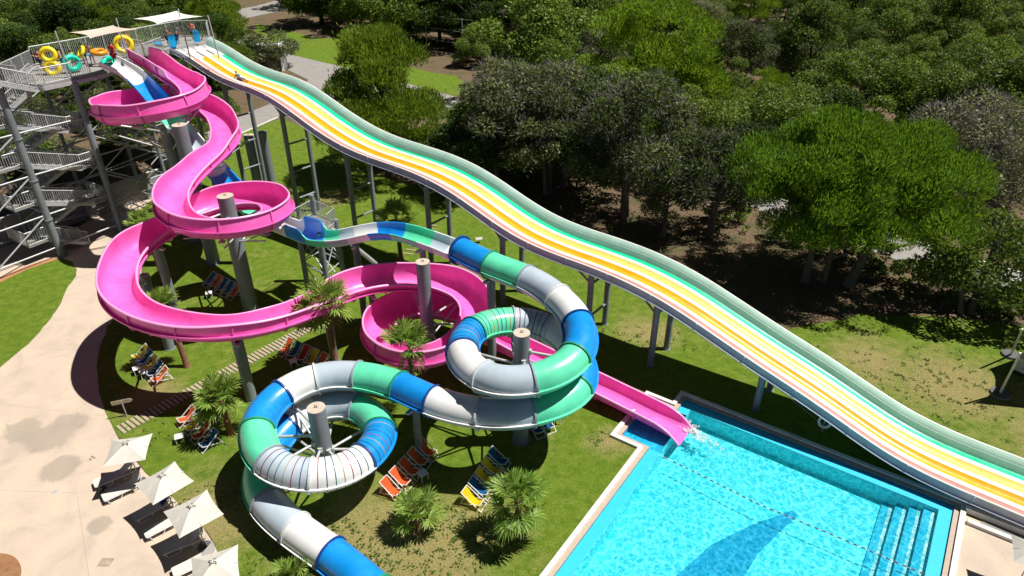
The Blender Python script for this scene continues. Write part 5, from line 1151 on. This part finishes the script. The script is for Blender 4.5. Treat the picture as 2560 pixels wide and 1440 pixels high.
# ---------------------------------------------------------------- the wood behind: every tree its own
def pix(x,y,z):
    f=y*_c-(z-HC)*_s
    return (1280+FPX*x/f,720-FPX*(y*_s+(z-HC)*_c)/f)
clear=[(640,88,870,262),(470,250,830,420),(1060,175,1150,262),(600,-30,720,42)]
def ok(x,y,h,r):
    px,py=pix(x,y,h*.55); 
    if not(-160<px<2720 and -60<pix(x,y,0)[1]): return False
    bx,by=pix(x,y,0); tx,ty=pix(x,y,h); w=FPX*r/(y*_c+(HC-h*.5)*_s)*.85
    for (a,b,c,d) in clear:
        if px+w>a and px-w<c and by>b and ty<d: return False
    return True
count=0
def zone(x,y):
    # open park, slides and near lawns stay free
    if y<58+max(0,-x-38)*.4: return False
    px,py=pix(x,y,0)
    if px<640 and (py>255 or x>-42): return False
    if 640<=px<820 and py>75: return False
    if 820<=px<1180 and py>75: return False
    if 1180<=px<1800 and py>330: return False
    if px>=1800 and py>455: return False
    return True
tries=0
while tries<14000 and count<285:
    tries+=1
    y=58+150*rt.random()**.9; x=rt.uniform(-1,1)*(18+y*.80)
    if tries%3==0: x=-abs(x)-20; y=80+90*rt.random()
    if tries%5==0: y=128+50*rt.random(); x=rt.uniform(-45,25) 
    if not zone(x,y): continue
    px,py=pix(x,y,0)
    if px<900: kind=rt.choice(['oak','oak','oak_b','pine_b','oak_c'])
    elif px<1500: kind=rt.choice(['oak','oak','grey_tree','oak_b','grey_bush'])
    else: kind=rt.choice(['oak','oak_b','oak_d','oak_d','oak_c','oak_c','olive','pine_b','grey_tree','oak_e','oak_e'])
    h=rt.choice((5.5,7,8,9,10,11.5,13))*rt.uniform(.9,1.1)*(1.15 if 'pine' in kind else 1)*(1.3 if 640<px<1500 else 1); r=PROTO[kind][3]*h/PROTO[kind][2]
    if not ok(x,y,h,r): continue
    if any((x-a)**2+(y-b)**2<((r+c)*.56)**2 for a,b,c in placed): continue
    placed.append((x,y,r)); count+=1
    reg='above the start deck' if px<700 else 'beyond the far lawn' if px<1250 else 'behind the bright pine' if px<1800 else 'on the slope beyond the stone pines'
    nm_={'oak_d':'broad irregular oak','oak_e':'tall uneven oak','olive':'spreading olive tree','oak':'dark green round crowned oak','oak_b':'low dark green oak','oak_c':'olive green oak','pine_b':'dark pine','grey_tree':'grey green tree','grey_bush':'grey bush'}[kind]
    tree(kind,(x,y),h,'%s in the wood %s'%(nm_,reg),'trees of the wood '+reg)
print('forest',count)

# low weeds that speckle the worn turf: far too many to count
rw_=random.Random(12); wd=MB(); area=[(-7,21.5,6.5,3.2,300),(-15,24,3.5,2.5,90),(26,34,8,6,200),(9,39,4,2.5,60),(6,29.2,1.6,1.4,40),(-2,23,4,2.2,110),(-20,30,3,3,40)]
for (x,y,rx,ry,n_) in area:
    for _ in range(n_):
        px_=x+rw_.gauss(0,.45)*rx; py_=y+rw_.gauss(0,.45)*ry
        q=(Vector((px_,py_,0))-PO); a_,b_=q.dot(E1),q.dot(E2)
        if -2.4<a_<LEN+1 and b_>-.8: continue
        if px_<-12.5 and py_<24 : continue
        for k in range(rw_.randint(4,9)):
            a=rw_.uniform(0,6.28); L_=rw_.uniform(.05,.15); o=Vector((px_+rw_.gauss(0,.08),py_+rw_.gauss(0,.08),.012)); d=Vector((math.cos(a)*L_,math.sin(a)*L_,L_*rw_.uniform(.3,.9))); s=Vector((-d.y,d.x,0))*.35
            wd.add([o,o+d*.6+s,o+d,o+d*.6-s],[(0,1,2,3)])
tag(wd.build('weeds',M['leaf_olive']),'small dark weeds speckling the worn turf','weeds',kind='stuff')

# ================================================================ people, swim tubes, mats
def skin_mesh(name,J,E,mat,sub=1):
    """one continuous surface grown round a skeleton of joints"""
    names=list(J); me=bpy.data.meshes.new(name); me.from_pydata([J[n][0] for n in names],[(names.index(a),names.index(b)) for a,b in E],[]); me.update()
    o=bpy.data.objects.new(name,me); col.objects.link(o); md=o.modifiers.new('s','SKIN'); md.use_smooth_shade=True
    lay=me.skin_vertices[0] if me.skin_vertices else None
    if lay is None:
        bpy.context.view_layer.objects.active=o; lay=me.skin_vertices[0]
    for i,n in enumerate(names): r=J[n][1]; lay.data[i].radius=(r,r) if not isinstance(r,tuple) else r; lay.data[i].use_root=(i==0)
    sb=o.modifiers.new('d','SUBSURF'); sb.levels=sub; sb.render_levels=sub
    dg=bpy.context.evaluated_depsgraph_get(); res=bpy.data.meshes.new_from_object(o.evaluated_get(dg)); bpy.data.objects.remove(o); bpy.data.meshes.remove(me)
    res.name=name; res.materials.clear(); res.materials.append(mat)
    for p in res.polygons: p.use_smooth=True; p.material_index=0
    return res
def pose(kind):
    J={'pelvis':((0,0,.92),(.15,.11)),'waist':((0,0,1.08),(.13,.10)),'chest':((0,.01,1.28),(.165,.11)),'neckb':((0,0,1.45),(.075,.07)),'neck':((0,.01,1.52),.055),'head':((0,.02,1.60),(.075,.09)),'crown':((0,.01,1.71),(.07,.08)),'nose':((0,.115,1.60),.018)}
    for s,n in((-1,'l'),(1,'r')):
        J[n+'hip']=((s*.10,0,.86),.095); J[n+'knee']=((s*.11,.02,.48),.06); J[n+'ank']=((s*.12,-.02,.09),.04); J[n+'toe']=((s*.13,.15,.035),.035)
        J[n+'sh']=((s*.19,0,1.41),.06); J[n+'elb']=((s*.27,-.02,1.14),.042); J[n+'wri']=((s*.28,.07,.90),.03); J[n+'palm']=((s*.28,.10,.83),(.02,.034))
    if kind=='hold':
        for s,n in((-1,'l'),(1,'r')): J[n+'elb']=((s*.30,.10,1.18),.042); J[n+'wri']=((s*.24,.30,1.22),.03); J[n+'palm']=((s*.21,.37,1.24),(.02,.034))
    if kind=='lean':
        for k in('chest','neckb','neck','head','crown','nose'): p,r=J[k]; J[k]=((p[0],p[1]+(p[2]-.92)*.45,p[2]-.08*(p[2]-.92)),r)
        for s,n in((-1,'l'),(1,'r')): J[n+'sh']=((s*.19,.22,1.36),.06); J[n+'elb']=((s*.24,.36,1.12),.042); J[n+'wri']=((s*.2,.52,.95),.03); J[n+'palm']=((s*.19,.58,.90),(.02,.034))
    if kind=='recline':
        m={'pelvis':(0,0,.10),'waist':(0,-.16,.17),'chest':(0,-.36,.28),'neckb':(0,-.50,.38),'neck':(0,-.54,.43),'head':(0,-.57,.52),'crown':(0,-.60,.62),'nose':(0,-.46,.53)}
        for k,v in m.items(): J[k]=(v,J[k][1])
        for s,n in((-1,'l'),(1,'r')):
            J[n+'hip']=((s*.09,.08,.11),.09); J[n+'knee']=((s*.12,.48,.26),.06); J[n+'ank']=((s*.10,.88,.08),.04); J[n+'toe']=((s*.10,.95,.20),.035); J[n+'sh']=((s*.19,-.45,.37),.06); J[n+'elb']=((s*.28,-.50,.16),.042); J[n+'wri']=((s*.26,-.28,.08),.03); J[n+'palm']=((s*.26,-.20,.06),(.02,.034))
    for s,n in((-1,'l'),(1,'r')):
        w=Vector(J[n+'wri'][0]);p=Vector(J[n+'palm'][0]); d=(p-w).normalized(); x=d.cross(Vector((1,0,0))).normalized()
        for i,(ln,o) in enumerate(((.075,-.027),(.085,-.009),(.08,.009),(.062,.027))):
            J[n+'f%da'%i]=(tuple(p+d*.035+x*o),.0085); J[n+'f%db'%i]=(tuple(p+d*(.035+ln)+x*o*1.2-Vector((s*.02,0,0))),.007)
        J[n+'tha']=(tuple(w+d*.04-x*.035),.010); J[n+'thb']=(tuple(p+d*.03-x*.065),.008)
    E=[('pelvis','waist'),('waist','chest'),('chest','neckb'),('neckb','neck'),('neck','head'),('head','crown'),('head','nose')]
    for n in'lr':
        E+=[('pelvis',n+'hip'),(n+'hip',n+'knee'),(n+'knee',n+'ank'),(n+'ank',n+'toe'),('neckb',n+'sh'),(n+'sh',n+'elb'),(n+'elb',n+'wri'),(n+'wri',n+'palm'),(n+'wri',n+'tha'),(n+'tha',n+'thb')]
        for i in range(4): E+=[(n+'palm',n+'f%da'%i),(n+'f%da'%i,n+'f%db'%i)]
    return J,E
POSES={k:pose(k) for k in('stand','hold','lean','recline')}
def person(p,rz,kind,skin,label,top=None,bottom=None,hair='hair_dark',s=1.0):
    J,E=POSES[kind]; o=empty('person',p,rz,label,'person'); o.scale=(s,s,s)
    def part(nm_,me):
        q=bpy.data.objects.new(nm_,me); col.objects.link(q); q.parent=o
    part('body',skin_mesh('body',J,E,M[skin]))
    def cloth(nm_,keys,edges,grow,mat,cut=()):
        K={k:(J[k][0],tuple(x+grow for x in J[k][1]) if isinstance(J[k][1],tuple) else J[k][1]+grow) for k in keys}
        for k,(a,b,t) in dict(cut).items():
            va,vb=Vector(J[a][0]),Vector(J[b][0]); K[k]=(tuple(va.lerp(vb,t)),(J[a][1] if not isinstance(J[a][1],tuple) else J[a][1][0])*(1-t*.3)+grow)
        part(nm_,skin_mesh(nm_,K,edges,M[mat]))
    if top: cloth('shirt',['waist','pelvis','chest','neckb','lsh','rsh'],[('waist','pelvis'),('waist','chest'),('chest','neckb'),('neckb','lsh'),('neckb','rsh'),('lsh','lc'),('rsh','rc')],.022,top,{'lc':('lsh','lelb',.6),'rc':('rsh','relb',.6)})
    if bottom: cloth('shorts',['pelvis','lhip','rhip'],[('pelvis','lhip'),('pelvis','rhip'),('lhip','lc'),('rhip','rc')],.024,bottom,{'lc':('lhip','lknee',.75),'rc':('rhip','rknee',.75)})
    h=Vector(J['crown'][0]); hd=Vector(J['head'][0]); u=(h-hd).normalized(); m=MB(); c=h-u*.02-Vector((0,.03,0)); m.ball(c,.105,10,6,0,(.9,1.05,.85)); part('hair',m.mesh('hair',M[hair]))
    return o
def D(px,py,z=DZ): return tuple(at(px,py,z))
person(D(291,166,DZ+.1),R(-20),'stand','skin_tan','lifeguard in red shirt and red shorts standing at the mouth of the white slide','shirt_red','shorts_red','hair_dark',1.15)
person(D(108,176),R(150),'hold','skin','person behind the yellow double tube at the top of the stairs','suit_coral','shorts_navy')
person(D(146,172),R(100),'stand','skin','child in a pale top waiting beside the double tube','suit_pale','shorts_navy','hair_brown',.82)
person(D(160,172),R(120),'stand','skin','bare chested person waiting between the yellow and the green tubes',None,'shorts_navy','hair_dark',.95)
person(D(189,170),R(60),'hold','skin','child in a bright green suit behind the leaning green tube','suit_green','suit_green','hair_brown',.85)
person(D(216,160),R(40),'stand','skin_tan','person in navy shorts at the rear railing near the yellow tubes',None,'shorts_navy')
person(D(234,160),R(20),'hold','skin_tan','person in blue carrying the orange tube',None,'mat_blue')
person(D(326,128),R(200),'stand','skin','person in a coral suit beside the tall yellow ring tube','suit_coral','suit_coral','hair_brown')
person(D(424,117),R(-30),'hold','skin_tan','person with dark hair carrying two blue mats to the racer',None,'shorts_navy')
person(D(446,110),R(-20),'lean','skin_tan','person in a dark shirt leaning over a racer lane','shirt_grey','shorts_navy')
person(D(486,100),R(180),'hold','skin','person standing behind an upright blue mat at the end lane','suit_coral','shorts_navy','hair_brown')
# rider on the orange lane
best=min(((rp_(-66+.1*i,1.58,-.5)) for i in range(300)),key=lambda v:abs(pix(*v)[0]-601))
o=person(tuple(best+Vector((0,0,.0))),RA-PI/2,'recline','skin_tan','rider lying back in a dark shirt on the orange lane','shirt_grey','shorts_navy'); o.rotation_euler.x=R(-6)
def swim_tube(p,R1,r,rot,mat,label,double=False,handles=True):
    o=empty('swim_tube',p,0,label,'inflatable tube'); o.rotation_euler=rot
    m=MB(); m.torus((0,0,0),R1,r,None,28,12); m.build('ring',M[mat],o)
    if double: m=MB(); m.torus((0,-(2*R1+r*.6),0),R1,r,None,28,12); m.build('ring',M[mat],o)
    h=MB()
    for a in(.6,2.5): h.tube([(R1*math.cos(a-.25),R1*math.sin(a-.25),r),(R1*math.cos(a),R1*math.sin(a),r+.07),(R1*math.cos(a+.25),R1*math.sin(a+.25),r)],.02,6)
    h.build('handle',M['dark_grey'],o)
V3=Vector
swim_tube(tuple(at(121,137,DZ+1.55)),.46,.22,(R(82),0,R(18)),'tube_yellow','yellow figure-eight double tube held upright at the head of the stairs',True)
swim_tube(tuple(at(180,158,DZ+.75)),.50,.22,(R(78),0,R(52)),'tube_teal','sea green tube leaning on the front deck railing')
swim_tube(tuple(at(272,155,DZ+.35)),.45,.22,(R(25),0,R(10)),'tube_teal','sea green tube lying in the mouth of the white slide')
swim_tube(tuple(at(319,161,DZ+.35)),.36,.17,(R(70),0,R(60)),'tube_grey','dark grey tube beside the lifeguard in the white slide mouth')
swim_tube(tuple(at(247,130,DZ+1.1)),.50,.20,(R(4),R(6),0),'tube_orange','orange tube carried level near the rear railing')
swim_tube(tuple(at(309,112,DZ+1.15)),.62,.24,(R(84),0,R(25)),'tube_yellow','tall yellow ring tube held upright behind the pink entrance',)
swim_tube(tuple(at(203,130,DZ+1.3)),.42,.15,(R(60),0,R(-48)),'tube_yellow','yellow tube held by the child in the green suit')
def mat_(px,py,z,rot,label):
    o=empty('slide_mat',tuple(at(px,py,z)),0,label,'slide mat'); o.rotation_euler=rot
    m=MB(); rows=[]
    for i in range(7): rows.append([(-.3+.1*i,-.55+.1*j,.05+.1*max(0,(j-8)/3)**2) for j in range(12)])
    m.grid(rows,0,True); m.grid([[(a,b,c-.07) for a,b,c in r] for r in rows],0,True,True); m.build('pad',M['mat_blue'],o)
    h=MB()
    for x in(-.18,.18): h.tube([(x-.08,.48,.16),(x-.08,.52,.24),(x+.08,.52,.24),(x+.08,.48,.16)],.018,5)
    h.build('grip',M['dark_grey'],o)
mat_(430,103,DZ+.8,(R(70),0,R(20)),'blue mat carried by the person walking to the racer')
mat_(437,107,DZ+.6,(R(60),0,R(-30)),'darker second blue mat under the first one')
mat_(491,90,DZ+.75,(R(80),0,R(10)),'blue mat standing upright at the far racer lane')
mat_(398,110,DZ+.12,(0,0,R(40)),'blue mat lying on the deck behind the divider railing')

# ================================================================ sky, sun, camera
w=bpy.data.worlds.new('World'); scene.world=w; w.use_nodes=True; nt=w.node_tree; nt.nodes.clear()
sky=nt.nodes.new('ShaderNodeTexSky'); sky.sky_type='NISHITA'; sky.sun_disc=False; sky.sun_elevation=R(62.3); sky.sun_rotation=R(88); sky.air_density=.2; sky.dust_density=.15; sky.ozone_density=1.5
bg=nt.nodes.new('ShaderNodeBackground'); bg.inputs[1].default_value=.05; ow=nt.nodes.new('ShaderNodeOutputWorld'); nt.links.new(sky.outputs[0],bg.inputs[0]); nt.links.new(bg.outputs[0],ow.inputs[0])
sl=bpy.data.lights.new('sun','SUN'); sl.energy=5.0; sl.angle=R(.53); sl.color=(1,.955,.88); so=bpy.data.objects.new('sun',sl); col.objects.link(so)
sd=Vector((math.cos(R(62.3))*math.cos(R(2)),math.cos(R(62.3))*math.sin(R(2)),math.sin(R(62.3)))); so.rotation_euler=sd.to_track_quat('Z','Y').to_euler(); so.location=(60,30,80)
cd=bpy.data.cameras.new('camera'); cam=bpy.data.objects.new('camera',cd); col.objects.link(cam); cam.location=(0,0,HC); cam.rotation_euler=(PI/2-PITCH,0,0); cd.sensor_width=36; cd.lens=FPX/2560*36; cd.clip_start=.5; cd.clip_end=1500
scene.camera=cam; scene.render.resolution_x=1024; scene.render.resolution_y=576
scene.view_settings.view_transform='Standard'; scene.view_settings.look='None'; scene.view_settings.exposure=0.38; scene.view_settings.gamma=1
scene.cycles.transparent_max_bounces=24; scene.cycles.max_bounces=10; scene.cycles.diffuse_bounces=3
